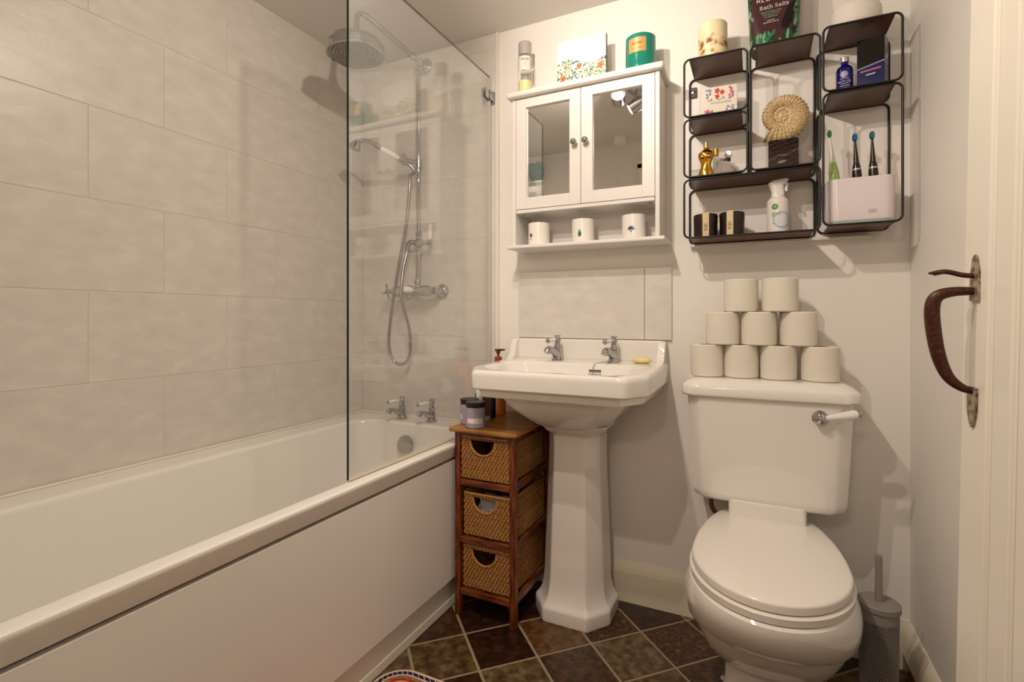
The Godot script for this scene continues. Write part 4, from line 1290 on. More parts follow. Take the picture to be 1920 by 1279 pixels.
# ---------------------------------------------------------------- cabinet
func make_cabinet() -> void:
	var xl := -0.7985; var xr := -0.2745; var cx := (xl + xr) / 2; var zf := -1.66
	var t := thing("mirror_cabinet", "white wall cabinet with two mirrored doors above the washbasin", "cabinet", Vector3(cx, 1.25, BACK))
	var b: MB
	var D := zf - 0.018 - BACK
	var zc := BACK + D / 2
	for s in [[xl, 1], [xr, -1]]:
		b = wb(t)
		b.box(Vector3(s[0] + s[1] * 0.007, 1.53, (BACK + zf) / 2), Vector3(0.014, 0.53, zf - BACK), 0.001)
		part(t, "side_panel", b, M.cabinet)
	b = wb(t)
	b.box(Vector3(cx, 1.53, BACK + 0.003), Vector3(xr - xl - 0.032, 0.53, 0.006), 0.0005)
	part(t, "back_panel", b, M.cabinet)
	b = wb(t)
	b.box(Vector3(cx, 1.3865, zc + 0.009), Vector3(xr - xl - 0.032, 0.012, zf - BACK), 0.001)
	part(t, "fixed_shelf", b, M.cabinet)
	b = wb(t)
	b.box(Vector3(cx, 1.788, zc), Vector3(xr - xl - 0.032, 0.014, D), 0.001)
	part(t, "inner_top", b, M.cabinet)
	b = wb(t)
	b.box(Vector3(cx, 1.8065, (BACK + zf) / 2 + 0.01), Vector3(xr - xl + 0.030, 0.022, zf - BACK + 0.020), 0.0075, 3)
	part(t, "cornice", b.mesh(50), M.cabinet)
	b = wb(t)
	b.box(Vector3(cx, 1.2585, (BACK + zf) / 2 + 0.004), Vector3(xr - xl + 0.034, 0.013, zf - BACK + 0.008), 0.0035, 2)
	var low := part(t, "open_shelf", b.mesh(50), M.cabinet)
	for x in [xl + 0.008, xr - 0.008]:
		for z in [zf - 0.02, BACK + 0.03]:
			b = mb(wb(t).T * mv(x, 1.2518, z))
			b.lathe([Vector2(0, -0.0001), Vector2(0.0028, -0.0001), Vector2(0.0028, 0.001)], 10, false, false)
			part(low, "screw_head", b, M.screwhole)
	for x in [xl + 0.035, xr - 0.035]:
		b = mb(wb(t).T * mv(x, 1.380, zf - 0.03))
		b.lathe([Vector2(0, -0.0001), Vector2(0.0055, -0.0001), Vector2(0.0055, 0.001)], 14, false, false)
		part(t, "cam_lock", b, M.screwhole)
	# doors
	var split := -0.5375
	for d in [[xl + 0.0152, split - 0.0008, split - 0.021], [split + 0.0008, xr - 0.0152, split + 0.0195]]:
		var y0 := 1.3945; var y1 := 1.7935
		var dw: float = d[1] - d[0]; var dc: float = (d[0] + d[1]) / 2
		var st := 0.0405
		b = wb(t)
		b.box(Vector3(d[0] + st / 2, (y0 + y1) / 2, zf - 0.008), Vector3(st, y1 - y0, 0.016), 0.0012)
		b.box(Vector3(d[1] - st / 2, (y0 + y1) / 2, zf - 0.008), Vector3(st, y1 - y0, 0.016), 0.0012)
		b.box(Vector3(dc, y0 + 0.0205, zf - 0.008), Vector3(dw - 2 * st, 0.041, 0.016), 0.0006)
		b.box(Vector3(dc, y1 - 0.0165, zf - 0.008), Vector3(dw - 2 * st, 0.033, 0.016), 0.0006)
		var door := part(t, "door", b, M.cabinet, "white framed cabinet door")
		b = wb(t)
		b.box(Vector3(dc, (y0 + y1) / 2, zf - 0.0115), Vector3(dw - 2 * st + 0.006, y1 - y0 - 0.06, 0.003), 0.0002)
		part(door, "mirror", b, M.mirror, "mirror panel")
		b = mb(wb(t).T * look(Vector3(d[2], 1.604, zf), Vector3(0, 0, 1)))
		b.lathe([Vector2(0.005, 0), Vector2(0.0045, 0.008), Vector2(0.0095, 0.012), Vector2(0.0115, 0.017), Vector2(0.0105, 0.022), Vector2(0.006, 0.0255), Vector2(0, 0.026)], 22)
		part(door, "knob", b, M.chrome, "round chrome knob")

func img(w: int, h: int, c: Color) -> Image:
	var im := Image.create(w, h, false, Image.FORMAT_RGBA8)
	im.fill(c)
	return im
func dab(im: Image, cx: float, cy: float, rx: float, ry: float, ang: float, c: Color) -> void:
	var R := maxf(rx, ry)
	for y in range(maxi(0, int(cy - R)), mini(im.get_height(), int(cy + R) + 1)):
		for x in range(maxi(0, int(cx - R)), mini(im.get_width(), int(cx + R) + 1)):
			var p := Vector2(x - cx, y - cy).rotated(-ang)
			if (p.x / rx) ** 2 + (p.y / ry) ** 2 <= 1.0:
				im.set_pixel(x, y, c)
func print_mat(im: Image, rough := 0.5) -> StandardMaterial3D:
	var m := mat(Color.WHITE, rough)
	m.albedo_texture = ImageTexture.create_from_image(im)
	m.texture_repeat = false
	return m
func bloom(im: Image, x: float, y: float, r: float, c: Color, petals := 5) -> void:
	for k in petals:
		var a := TAU * k / petals
		dab(im, x + cos(a) * r * 0.6, y + sin(a) * r * 0.6, r * 0.62, r * 0.42, a, c)
	dab(im, x, y, r * 0.3, r * 0.3, 0, c.darkened(0.35))

func cup(x: float, label: String, kind: int) -> void:
	var t := thing("white_cup", label, "cup", Vector3(x, 1.2652, -1.718), "white cups on the cabinet shelf")
	var b := mb()
	b.lathe([Vector2(0.0, 0.0), Vector2(0.036, 0.0), Vector2(0.0385, 0.003), Vector2(0.0392, 0.01), Vector2(0.0392, 0.080), Vector2(0.0384, 0.0825), Vector2(0.0368, 0.0815), Vector2(0.0362, 0.078), Vector2(0.0362, 0.008), Vector2(0.0, 0.007)], 44, false, false)
	part(t, "cup_body", b, mat(Color(0.95, 0.93, 0.90), 0.2))
	var cols := [Color(0.10, 0.24, 0.38), Color(0.08, 0.30, 0.25), Color(0.10, 0.27, 0.40), Color(0.16, 0.42, 0.58), Color(0.06, 0.12, 0.22)]
	# the painted motif: small thin shapes following the side of the cup
	var shapes := []
	if kind == 0:
		for k in 11:
			shapes.append([0.0045 * cos(k * 2.4) * sqrt(k / 5.0), 0.006 + 0.005 * sin(k * 2.4) * sqrt(k / 5.0), 0.0017, 0.0026, k * 0.9, cols[k % 5]])
		shapes.append([-0.001, -0.0085, 0.0018, 0.003, 0.2, cols[4]])
	elif kind == 1:
		shapes = [[0, -0.004, 0.0062, 0.0078, 0.0, cols[1]], [0, 0.005, 0.0042, 0.0075, 0.0, cols[1].lightened(0.05)], [-0.002, -0.004, 0.0022, 0.003, 0.4, Color(0.35, 0.62, 0.52)], [0.0025, -0.006, 0.0022, 0.003, -0.4, Color(0.30, 0.55, 0.46)], [0, 0.007, 0.002, 0.004, 0.1, Color(0.55, 0.70, 0.68)], [0.003, 0.001, 0.0015, 0.0035, 0.2, cols[4]]]
	else:
		for k in 5:
			var a := -1.25 + 0.625 * k
			shapes.append([sin(a) * 0.0075, -0.002 + cos(a) * 0.0085, 0.0026, 0.0058, -a, cols[[3, 0, 4, 2, 3][k]]])
		shapes.append([0, -0.006, 0.0018, 0.0045, 0.0, cols[2]])
	var off: float = [-0.42, 0.0, -0.02][kind]
	var q := 0
	for s in shapes:
		b = mb()
		var ctr := Vector2(s[0], 0.031 + s[1])
		var rad := 0.0394 + 0.00008 * q
		var pts := []
		for i in 14:
			var p := ctr + Vector2(cos(TAU * i / 14) * s[2], sin(TAU * i / 14) * s[3]).rotated(s[4])
			var a: float = off + p.x / rad
			pts.append(Vector3(sin(a) * rad, p.y, cos(a) * rad))
		var ca: float = off + ctr.x / rad
		for i in 14:
			b.tri(Vector3(sin(ca) * rad, ctr.y, cos(ca) * rad), pts[i], pts[(i + 1) % 14])
		part(t, "painted_motif", b, mat(s[5], 0.3))
		q += 1

func make_cabinet_items() -> void:
	cup(-0.7165, "white cup with a small blue flower motif, nearest the bath", 0)
	cup(-0.5478, "white cup with a green pear-shaped motif, middle of three", 1)
	cup(-0.3695, "white cup with a blue leaf motif, nearest the wire shelf", 2)
	var Y := 1.8176
	# tall bottle
	var t := thing("oil_bottle", "tall clear bottle of pale yellow oil with grey cap on the cabinet", "bottle", Vector3(-0.772, Y, -1.716))
	var b := mb()
	b.lathe([Vector2(0.0, 0.0), Vector2(0.0255, 0.0), Vector2(0.0275, 0.003), Vector2(0.0275, 0.150), Vector2(0.0255, 0.155), Vector2(0.0225, 0.157), Vector2(0.0225, 0.162)], 36, false, false)
	var gl := mat(Color(0.98, 0.98, 0.97, 0.06), 0.02)
	gl.transparency = BaseMaterial3D.TRANSPARENCY_ALPHA
	part(t, "glass", b, gl)
	b = mb()
	b.lathe([Vector2(0.0, 0.003), Vector2(0.0245, 0.004), Vector2(0.0245, 0.062), Vector2(0.0, 0.0625)], 32, false, false)
	part(t, "oil", b, mat(Color(0.93, 0.89, 0.64), 0.2), "pale yellow oil")
	b = mb()
	b.lathe([Vector2(0.0235, 0.160), Vector2(0.0245, 0.162), Vector2(0.0245, 0.205), Vector2(0.023, 0.207), Vector2(0.0, 0.2075)], 32)
	part(t, "cap", b, mat(Color(0.68, 0.66, 0.65), 0.35), "grey cap")
	b = mb()
	for i in 16:
		var r := 0.0263
		var a0 := -1.25 + 2.5 * i / 16.0; var a1 := -1.25 + 2.5 * (i + 1) / 16.0
		b.quad(Vector3(sin(a0) * r, 0.098, cos(a0) * r), Vector3(sin(a1) * r, 0.098, cos(a1) * r), Vector3(sin(a1) * r, 0.150, cos(a1) * r), Vector3(sin(a0) * r, 0.150, cos(a0) * r))
	part(t, "label", b, mat(Color(0.95, 0.91, 0.86), 0.5), "white label")
	var grey := mat(Color(0.45, 0.42, 0.38), 0.5)
	text(t, "NEOM", 0.0075, Transform3D(Basis(Vector3.UP, 0.42), Vector3(0, 0.137, 0)), grey, 0.0278)
	for k in 3:
		print_line(t, 0.0278, 0.42, 0.012 - 0.003 * k, 0.124 - 0.007 * k, 0.0012, grey)
	b = mb()
	b.T = Transform3D(Basis(Vector3.UP, 0.5), Vector3.ZERO)
	b.box(Vector3(0, 0.082, -0.012), Vector3(0.030, 0.034, 0.004), 0.001)
	part(t, "dip_card", b, mat(Color(0.60, 0.56, 0.53), 0.6), "grey back label seen through the glass")
	# floral gift box
	t = thing("floral_box", "white gift box printed with orange flowers and green leaves on cabinet", "box", Vector3(-0.5535, Y, -1.722))
	t.rotation.y = 0.02
	var im := img(384, 352, Color(0.97, 0.955, 0.93))
	var rng := RandomNumberGenerator.new()
	rng.seed = 7
	for k in 520:
		var x := rng.randf() * 384
		var y := 352 - (rng.randf() ** 1.1) * (185 + 25 * sin(x / 60.0))
		var cc: Color = [Color(0.24, 0.38, 0.33), Color(0.33, 0.43, 0.40), Color(0.50, 0.58, 0.38), Color(0.80, 0.82, 0.55), Color(0.90, 0.86, 0.66), Color(0.30, 0.34, 0.36)][rng.randi() % 6]
		dab(im, x, y, 4 + rng.randf() * 11, 2.5 + rng.randf() * 3.5, rng.randf() * PI, cc)
	for q in [[48, 270, 22], [178, 200, 17], [345, 222, 24], [250, 300, 12], [118, 318, 10]]:
		bloom(im, q[0], q[1], q[2], Color(0.90, 0.42, 0.25))
	for q in [[90, 225, 15], [290, 270, 18], [225, 255, 14]]:
		bloom(im, q[0], q[1], q[2], Color(0.86, 0.85, 0.58))
	b = mb()
	b.box(Vector3(0, 0.088, 0), Vector3(0.178, 0.176, 0.020), 0.0015)
	b.planar_uv(-0.088, 0.088, 0, 0.176)
	part(t, "carton", b, print_mat(im, 0.45))
	b = mb()
	b.box(Vector3(0.0894, 0.088, 0), Vector3(0.0008, 0.172, 0.016), 0.0002)
	part(t, "dark_side", b, mat(Color(0.30, 0.27, 0.25), 0.5), "dark grey side of the box")
	# teal candle
	t = thing("teal_candle", "teal glass candle with gold label at the end of the cabinet", "candle", Vector3(-0.346, Y, -1.716))
	b = mb()
	b.lathe([Vector2(0.0, 0.0), Vector2(0.045, 0.0), Vector2(0.048, 0.004), Vector2(0.0495, 0.02), Vector2(0.0495, 0.118), Vector2(0.0485, 0.1195), Vector2(0.0468, 0.118), Vector2(0.0465, 0.095), Vector2(0.0, 0.094)], 48, false, false)
	part(t, "tumbler", b, mat(Color(0.10, 0.52, 0.44), 0.08))
	b = mb()
	for i in 14:
		var r := 0.0498
		var a0 := -0.66 + 1.22 * i / 14.0; var a1 := -0.66 + 1.22 * (i + 1) / 14.0
		b.quad(Vector3(sin(a0) * r, 0.058, cos(a0) * r), Vector3(sin(a1) * r, 0.058, cos(a1) * r), Vector3(sin(a1) * r, 0.105, cos(a1) * r), Vector3(sin(a0) * r, 0.105, cos(a0) * r))
	part(t, "gold_label", b, mat(Color(0.82, 0.66, 0.42), 0.35, 0.25), "gold label")
	text(t, "NEOM", 0.008, Transform3D(Basis(Vector3.UP, -0.07), Vector3(0, 0.086, 0)), mat(Color(0.30, 0.22, 0.12), 0.5), 0.05)
	print_line(t, 0.05, -0.07, 0.034, 0.069, 0.0016, mat(Color(0.42, 0.30, 0.16), 0.5))
	# soap
	t = thing("soap_bar", "pale yellow oval soap bar on the corner of the washbasin", "soap", Vector3(-0.343, 0.8485, -1.718))
	b = mb()
	b.ball(Vector3(0, 0.011, 0), Vector3(0.033, 0.0115, 0.021), 28)
	part(t, "soap_body", b, mat(Color(0.93, 0.86, 0.60), 0.35))

# ---------------------------------------------------------------- wire shelf
const SF := -1.64
const SB := -1.789
func wire_box(t: Node3D, x0: float, x1: float, y0: float, y1: float) -> void:
	for z in [SF, SB]:
		var b := wb(t)
		var loop := []
		var sv := MB.rr(x1 - x0 - 0.004, y1 - y0 - 0.004, 0.017, 6, 0.0)
		for p in sv:
			loop.append(Vector3((x0 + x1) / 2 + p.x, (y0 + y1) / 2 + p.z, z))
		b.tube(loop, 0.0032, 8, true)
		part(t, "wire_frame", b, M.blackwire)
	for y in [y0 + 0.002, y1 - 0.002]:
		var b := wb(t)
		b.box(Vector3((x0 + x1) / 2, y, (SF + SB) / 2), Vector3(x1 - x0 - 0.036, 0.0022, SF - SB + 0.004), 0.0005)
		part(t, "metal_tray", b, M.tray)
		for s in [x0 + 0.018, x1 - 0.018]:
			b = wb(t)
			b.box(Vector3(s, y, (SF + SB) / 2), Vector3(0.0035, 0.0045, SF - SB), 0.0008)
			part(t, "tray_lip", b, M.blackwire)
func make_shelf() -> void:
	var t := thing("wire_wall_shelf", "black wire wall shelf of six open boxes with dark metal trays", "wall shelf", Vector3(0.075, 1.25, BACK))
	wire_box(t, -0.199, -0.018, 1.619, 1.801)
	wire_box(t, -0.199, -0.018, 1.434, 1.6155)
	wire_box(t, -0.199, 0.166, 1.247, 1.430)
	wire_box(t, -0.0145, 0.166, 1.434, 1.801)
	wire_box(t, 0.1695, 0.352, 1.629, 1.811)
	wire_box(t, 0.1695, 0.352, 1.257, 1.6255)
	for q in [[-0.185, 1.757], [0.338, 1.765]]:
		var b := wb(t)
		b.box(Vector3(q[0], q[1], SB + 0.0), Vector3(0.02, 0.034, 0.003), 0.001)
		var br := part(t, "wall_bracket", b, mat(Color(0.16, 0.14, 0.13), 0.4))
		b = wb(t)
		b.T = b.T * look(Vector3(q[0], q[1], SB + 0.0015), Vector3(0, 0, 1))
		b.lathe([Vector2(0.006, 0), Vector2(0.0055, 0.002), Vector2(0, 0.003)], 16)
		part(br, "screw", b, M.chrome)
	# white rail below
	t = thing("white_rail", "slim white plastic rail on the wall under the wire shelf", "rail", Vector3(0.065, 1.236, BACK))
	var b := wb(t)
	b.box(Vector3(0.055, 1.2415, BACK + 0.012), Vector3(0.50, 0.009, 0.024), 0.002)
	part(t, "rail_body", b, mat(Color(0.90, 0.86, 0.84), 0.35))
	b = wb(t)
	b.box(Vector3(-0.02, 1.2355, BACK + 0.012), Vector3(0.035, 0.005, 0.02), 0.001)
	b.box(Vector3(0.29, 1.2365, BACK + 0.012), Vector3(0.035, 0.004, 0.02), 0.001)
	part(t, "rail_clip", b, mat(Color(0.90, 0.86, 0.84), 0.35))

func make_shelf_items() -> void:
	var b: MB
	var t: Node3D
	var rings := []
	# ---- top
	var y1 := 1.8003
	t = thing("marbled_candle", "cream pillar candle with brown marbling on top of the wire shelf", "candle", Vector3(-0.120, y1, -1.712))
	b = mb()
	b.lathe([Vector2(0.0, 0.0), Vector2(0.042, 0.0), Vector2(0.0432, 0.003), Vector2(0.0432, 0.121), Vector2(0.041, 0.1245), Vector2(0.037, 0.1245), Vector2(0.030, 0.121), Vector2(0.0, 0.119)], 44, false, false)
	var im := img(256, 256, Color(0.93, 0.88, 0.73))
	var nz := noise(0.010, FastNoiseLite.TYPE_SIMPLEX_SMOOTH, 5, 77)
	for y in 256:
		for x in 256:
			var f := nz.get_noise_2d(x, y * 1.3)
			var hgt := smoothstep(70.0, 130.0, y) * (1.0 - 0.5 * smoothstep(190.0, 256.0, y))
			var k := clampf((f + 0.10) * 2.0, 0, 1) * hgt * 0.8
			var k2 := clampf((f - 0.20) * 3.5, 0, 1) * hgt
			im.set_pixel(x, y, Color(0.93, 0.88, 0.73).lerp(Color(0.76, 0.53, 0.27), k).lerp(Color(0.42, 0.25, 0.13), k2))
	b.planar_uv(-0.044, 0.044, 0, 0.125)
	var cm := print_mat(im, 0.4)
	part(t, "wax", b, cm)
	b = mb()
	b.tube([Vector3(0, 0.118, 0), Vector3(0.001, 0.124, 0)], 0.0009, 6)
	part(t, "wick", b, M.ink)
	# pouch
	t = thing("bath_salts_pouch", "purple pouch of bath salts printed with green leaves on wire shelf", "pouch", Vector3(0.052, y1, -1.712))
	t.rotation.y = -0.03
	b = mb()
	rings = []
	for q in [[0.0, 0.118, 0.070, 0.03], [0.004, 0.124, 0.076, 0.034], [0.05, 0.132, 0.072, 0.034], [0.11, 0.138, 0.054, 0.026], [0.17, 0.143, 0.030, 0.014], [0.21, 0.145, 0.008, 0.003], [0.24, 0.145, 0.004, 0.0015]]:
		var rg := MB.rr(q[1], q[2], q[3], 5, q[0])
		for k in rg.size():
			rg[k].z += 0.0015 * sin(rg[k].x * 90.0 + q[0] * 60.0)
		rings.append(rg)
	b.loft(rings)
	var pur := Color(0.27, 0.135, 0.16)
	im = img(320, 512, pur)
	var rng := RandomNumberGenerator.new()
	rng.seed = 11
	for y in 512:
		for x in 320:
			if x < 28 or x > 268 + 10 * sin(y / 25.0):
				im.set_pixel(x, y, Color(0.03, 0.035, 0.03))
	for q in [[250, 300, 26, 70], [235, 350, 30, 60]]:
		dab(im, q[0], q[1], q[2], q[3], 0.3, Color(0.06, 0.03, 0.04))
	var leafc := [Color(0.10, 0.30, 0.19), Color(0.18, 0.44, 0.28), Color(0.42, 0.66, 0.50), Color(0.07, 0.22, 0.13), Color(0.30, 0.55, 0.40)]
	for k in 40:
		var x := rng.randf() * 320
		var y := 505 - rng.randf() * 85
		var a := -PI / 2 + (rng.randf() - 0.5) * 1.6
		dab(im, x, y, 26 + rng.randf() * 20, 7 + rng.randf() * 4, a, leafc[k % 5])
	for k in 22:
		var y := 60.0 + k * 19
		dab(im, 278 + rng.randf() * 30, y, 30, 8, -PI / 2 + (rng.randf() - 0.5) * 0.9, leafc[(k + 1) % 5])
		if k % 2 == 0:
			dab(im, 14 + rng.randf() * 18, y, 22, 8, -PI / 2 + (rng.randf() - 0.5) * 0.9, leafc[(k + 2) % 5])
	b.planar_uv(-0.073, 0.073, 0, 0.24)
	part(t, "pouch_body", b.mesh(50), print_mat(im, 0.28))
	var pale := mat(Color(0.88, 0.83, 0.80), 0.4)
	var mint := mat(Color(0.55, 0.66, 0.58), 0.4)
	var up := func(y: float, x: float) -> Transform3D:
		var zz: float = 0.036 - 0.15 * clampf(y - 0.05, 0.0, 0.06) - 0.2 * clampf(y - 0.11, 0.0, 0.06)
		return Transform3D(Basis(Vector3.RIGHT, -0.165), Vector3(x, y, zz + 0.0024))
	text(t, "RECOVERY", 0.016, up.call(0.157, 0.004), pale)
	text(t, "Bath Salts", 0.012, up.call(0.129, 0.0), pale, 0.0, true)
	text(t, "WHITE WILLOW", 0.0056, up.call(0.113, -0.008), mint)
	text(t, "EUCALYPTUS", 0.0056, up.call(0.105, -0.008), mint)
	text(t, "& ARNICA", 0.0056, up.call(0.097, -0.008), mint)
	text(t, "EPSOM", 0.0042, up.call(0.085, -0.008), pale)
	text(t, "MINERAL SALTS", 0.0042, up.call(0.079, -0.008), pale)
	# white dome
	t = thing("white_dome", "round white domed object on the highest tray of the wire shelf", "ornament", Vector3(0.258, 1.8103, -1.714))
	b = mb()
	b.lathe([Vector2(0.0, 0.0), Vector2(0.050, 0.0), Vector2(0.058, 0.006), Vector2(0.0615, 0.02), Vector2(0.062, 0.042), Vector2(0.0605, 0.058), Vector2(0.056, 0.068), Vector2(0.046, 0.075), Vector2(0.03, 0.078), Vector2(0.0, 0.079)], 48, false, false)
	part(t, "shell", b.mesh(50), mat(Color(0.92, 0.89, 0.85), 0.6))
	# ---- box A: wildflower card box
	var ya := 1.6222
	t = thing("wildflower_box", "small white box printed with wildflowers in the upper shelf box", "box", Vector3(-0.101, ya, -1.722))
	t.rotation.y = 0.06
	im = img(320, 300, Color(0.90, 0.87, 0.81))
	for k in 16:
		bloom(im, 40 + rng.randf() * 50, 20 + rng.randf() * 100, 9, [Color(0.45, 0.42, 0.66), Color(0.58, 0.57, 0.76), Color(0.62, 0.66, 0.62)][k % 3])
	for q in [[140, 38, 22], [185, 55, 20], [140, 88, 20]]:
		bloom(im, q[0], q[1], q[2], Color(0.82, 0.22, 0.16))
	for q in [[150, 115, 0.3], [180, 110, -0.6], [200, 104, 0.9]]:
		dab(im, q[0], q[1], 16, 4, q[2], Color(0.35, 0.52, 0.28))
	for k in 18:
		bloom(im, 262 + (rng.randf() - 0.5) * (20 + k * 3), 20 + k * 5.5, 9, [Color(0.80, 0.30, 0.46), Color(0.86, 0.50, 0.60), Color(0.50, 0.45, 0.50)][k % 3])
	bloom(im, 50, 220, 26, Color(0.82, 0.33, 0.55)); bloom(im, 90, 222, 18, Color(0.45, 0.62, 0.35))
	for k in 14:
		bloom(im, 215 + rng.randf() * 75, 180 + rng.randf() * 50, 7, [Color(0.45, 0.45, 0.66), Color(0.60, 0.60, 0.74)][k % 2])
	for k in 5:
		bloom(im, 40 + k * 60, 278, 16, [Color(0.80, 0.42, 0.55), Color(0.55, 0.62, 0.36), Color(0.85, 0.66, 0.30)][k % 3])
	b = mb()
	b.box(Vector3(0, 0.0535, 0), Vector3(0.102, 0.107, 0.03), 0.001)
	b.planar_uv(-0.051, 0.051, 0, 0.107)
	part(t, "carton", b, print_mat(im))
	text(t, "WILDFLOWERS", 0.0058, mv(0.004, 0.056, 0.0153), mat(Color(0.50, 0.50, 0.52), 0.5), 0.0, true)
	# ---- box D: ammonite
	t = thing("ammonite_fossil", "ribbed tan ammonite fossil mounted on a dark veined stone block", "fossil", Vector3(0.078, 1.4372, -1.715))
	b = mb()
	b.box(Vector3(-0.002, 0.0475, 0), Vector3(0.079, 0.095, 0.045), 0.0015)
	im = img(256, 300, Color(0.13, 0.075, 0.07))
	var vz := noise(0.02, FastNoiseLite.TYPE_SIMPLEX_SMOOTH, 4, 5)
	for y in 300:
		for x in 256:
			var s := y + x * 0.28 + 18 * vz.get_noise_2d(x, y)
			var band := 0.5 + 0.5 * sin(s * 0.16) + 0.5 * vz.get_noise_2d(x * 0.6, y * 4.0)
			var c := Color(0.09, 0.05, 0.055).lerp(Color(0.30, 0.19, 0.17), clampf(band - 0.3, 0, 1))
			if absf(s - 185 - 5 * sin(x * 0.05)) < 5:
				c = c.lerp(Color(0.62, 0.50, 0.45), 0.7)
			im.set_pixel(x, y, c)
	dab(im, 115, 210, 38, 13, -0.15, Color(0.55, 0.45, 0.42))
	b.planar_uv(-0.042, 0.038, 0, 0.095)
	part(t, "stone_block", b, print_mat(im, 0.12), "dark polished veined stone block")
	b = mb()
	var C := Vector3(-0.004, 0.170, 0.0)
	var seg := 640; var turns := 2.9; var ns := 16
	var prev := PackedVector3Array()
	var endphi := 5.35
	for i in seg + 1:
		var phi := endphi - TAU * turns * (1.0 - float(i) / seg)
		var Ro := 0.054 * exp(0.085 * phi) if phi > -1.0 else 0.054 * exp(-0.085) * exp(0.13 * (phi + 1.0))
		var ribs := 1.0 + (0.075 * cos(phi * 34.0) if phi > -1.2 else 0.025 * cos(phi * 30.0))
		var w := 0.30 * Ro * (1.0 + 0.25 * smoothstep(4.2, 5.35, phi))
		var cr := Ro - w
		var dirv := Vector3(-cos(phi), sin(phi), 0)      # clockwise from the left
		var rg := PackedVector3Array()
		for k in ns:
			var a := TAU * k / ns
			var rb := ribs if cos(a) > -0.6 else 1.0
			rg.append(C + dirv * (cr + w * cos(a) * rb) + Vector3(0, 0, 0.36 * Ro * sin(a) * rb * 0.8))
		if prev.size():
			b.band(prev, rg)
		if i == seg:
			b.cap(rg, true)
		prev = rg
	b.ball(C, Vector3(0.022, 0.022, 0.006), 16)
	var am := tex_mat(ntex(noise(0.02, FastNoiseLite.TYPE_SIMPLEX_SMOOTH, 5, 88), [[0.0, Color(0.50, 0.37, 0.20)], [0.35, Color(0.70, 0.57, 0.37)], [0.55, Color(0.82, 0.74, 0.58)], [1.0, Color(0.90, 0.86, 0.76)]]), Vector3(13, 13, 13), 0.5, false)
	part(t, "shell", b.mesh(60), am, "ribbed spiral shell")
	# ---- box B: perfumes
	var yb := 1.4372
	t = thing("gold_perfume_bottle", "gold torso-shaped perfume bottle in the small shelf box", "perfume bottle", Vector3(-0.139, yb, -1.705))
	b = mb()
	b.T = Transform3D(Basis.from_scale(Vector3(1, 1, 0.72)), Vector3.ZERO)
	b.lathe([Vector2(0.021, 0.0), Vector2(0.0235, 0.004), Vector2(0.0235, 0.018), Vector2(0.020, 0.032), Vector2(0.0145, 0.045), Vector2(0.0165, 0.058), Vector2(0.022, 0.070), Vector2(0.0238, 0.077), Vector2(0.0225, 0.086), Vector2(0.014, 0.0935), Vector2(0.008, 0.097), Vector2(0.0075, 0.101)], 32)
	var body := part(t, "bottle_body", b.mesh(60), M.gold)
	b = mb()
	for s in [-1, 1]:
		b.ball(Vector3(s * 0.0095, 0.073, 0.0115), Vector3(0.0085, 0.008, 0.008), 14)
	part(body, "front_relief", b, M.gold)
	b = mb()
	b.lathe([Vector2(0.007, 0.101), Vector2(0.008, 0.102), Vector2(0.008, 0.108), Vector2(0.006, 0.109), Vector2(0.006, 0.120), Vector2(0.0, 0.121)], 18)
	part(t, "spray_cap", b, mat(Color(0.92, 0.78, 0.45), 0.15, 1.0))
	t = thing("glass_perfume_bottle", "slanted clear faceted perfume bottle with a round grey stopper", "perfume bottle", Vector3(-0.078, yb, -1.705))
	b = mb()
	b.T = Transform3D(Basis(Vector3(0, 0, 1), 0.10), Vector3(0, 0.001, 0))
	rings = []
	for q in [[0.0, 0.030, 0.018], [0.008, 0.038, 0.021], [0.022, 0.036, 0.020], [0.036, 0.024, 0.015], [0.046, 0.011, 0.010], [0.05, 0.009, 0.009]]:
		var rg := PackedVector3Array()
		for k in 7:
			var a: float = TAU * k / 7 + q[0] * 8.0
			rg.append(Vector3(cos(a) * q[1], q[0] + 0.003, sin(a) * q[2]))
		rings.append(rg)
	b.loft(rings)
	var cg := mat(Color(0.78, 0.74, 0.72, 0.35), 0.03)
	cg.transparency = BaseMaterial3D.TRANSPARENCY_ALPHA
	part(t, "glass", b.mesh(5), cg)
	b = mb()
	b.T = Transform3D(Basis.from_scale(Vector3(0.8, 0.75, 0.7)) * Basis(Vector3(0, 0, 1), 0.10), Vector3(0, 0.006, 0))
	b.loft(rings)
	part(t, "perfume", b.mesh(5), mat(Color(0.63, 0.55, 0.52), 0.1), "smoky perfume inside")
	b = mb()
	b.box(Vector3(0, 0.057, 0), Vector3(0.022, 0.010, 0.014), 0.004, 2)
	part(t, "ribbon_bow", b, M.black, "black bow at the neck")
	b = mb(look(Vector3(0.003, 0.073, 0), Vector3(-0.2, 0, 1)))
	b.lathe([Vector2(0.0, -0.004), Vector2(0.0105, -0.004), Vector2(0.0115, 0.0), Vector2(0.0105, 0.004), Vector2(0.0, 0.0045)], 22, false, false)
	part(t, "stopper", b, mat(Color(0.50, 0.48, 0.46), 0.2, 0.5), "round grey stopper")
	t = thing("glass_vial", "small clear green vial with gold cap behind the gold bottle", "vial", Vector3(-0.113, yb, -1.745))
	b = mb()
	b.lathe([Vector2(0.009, 0), Vector2(0.0095, 0.002), Vector2(0.0095, 0.083), Vector2(0.007, 0.086)], 20)
	var vg := mat(Color(0.72, 0.88, 0.82, 0.3), 0.03)
	vg.transparency = BaseMaterial3D.TRANSPARENCY_ALPHA
	part(t, "glass", b, vg)
	b = mb(mv(0, 0.086, 0))
	b.lathe([Vector2(0.0085, 0), Vector2(0.009, 0.001), Vector2(0.009, 0.021), Vector2(0, 0.022)], 20)
	part(t, "cap", b, M.gold)
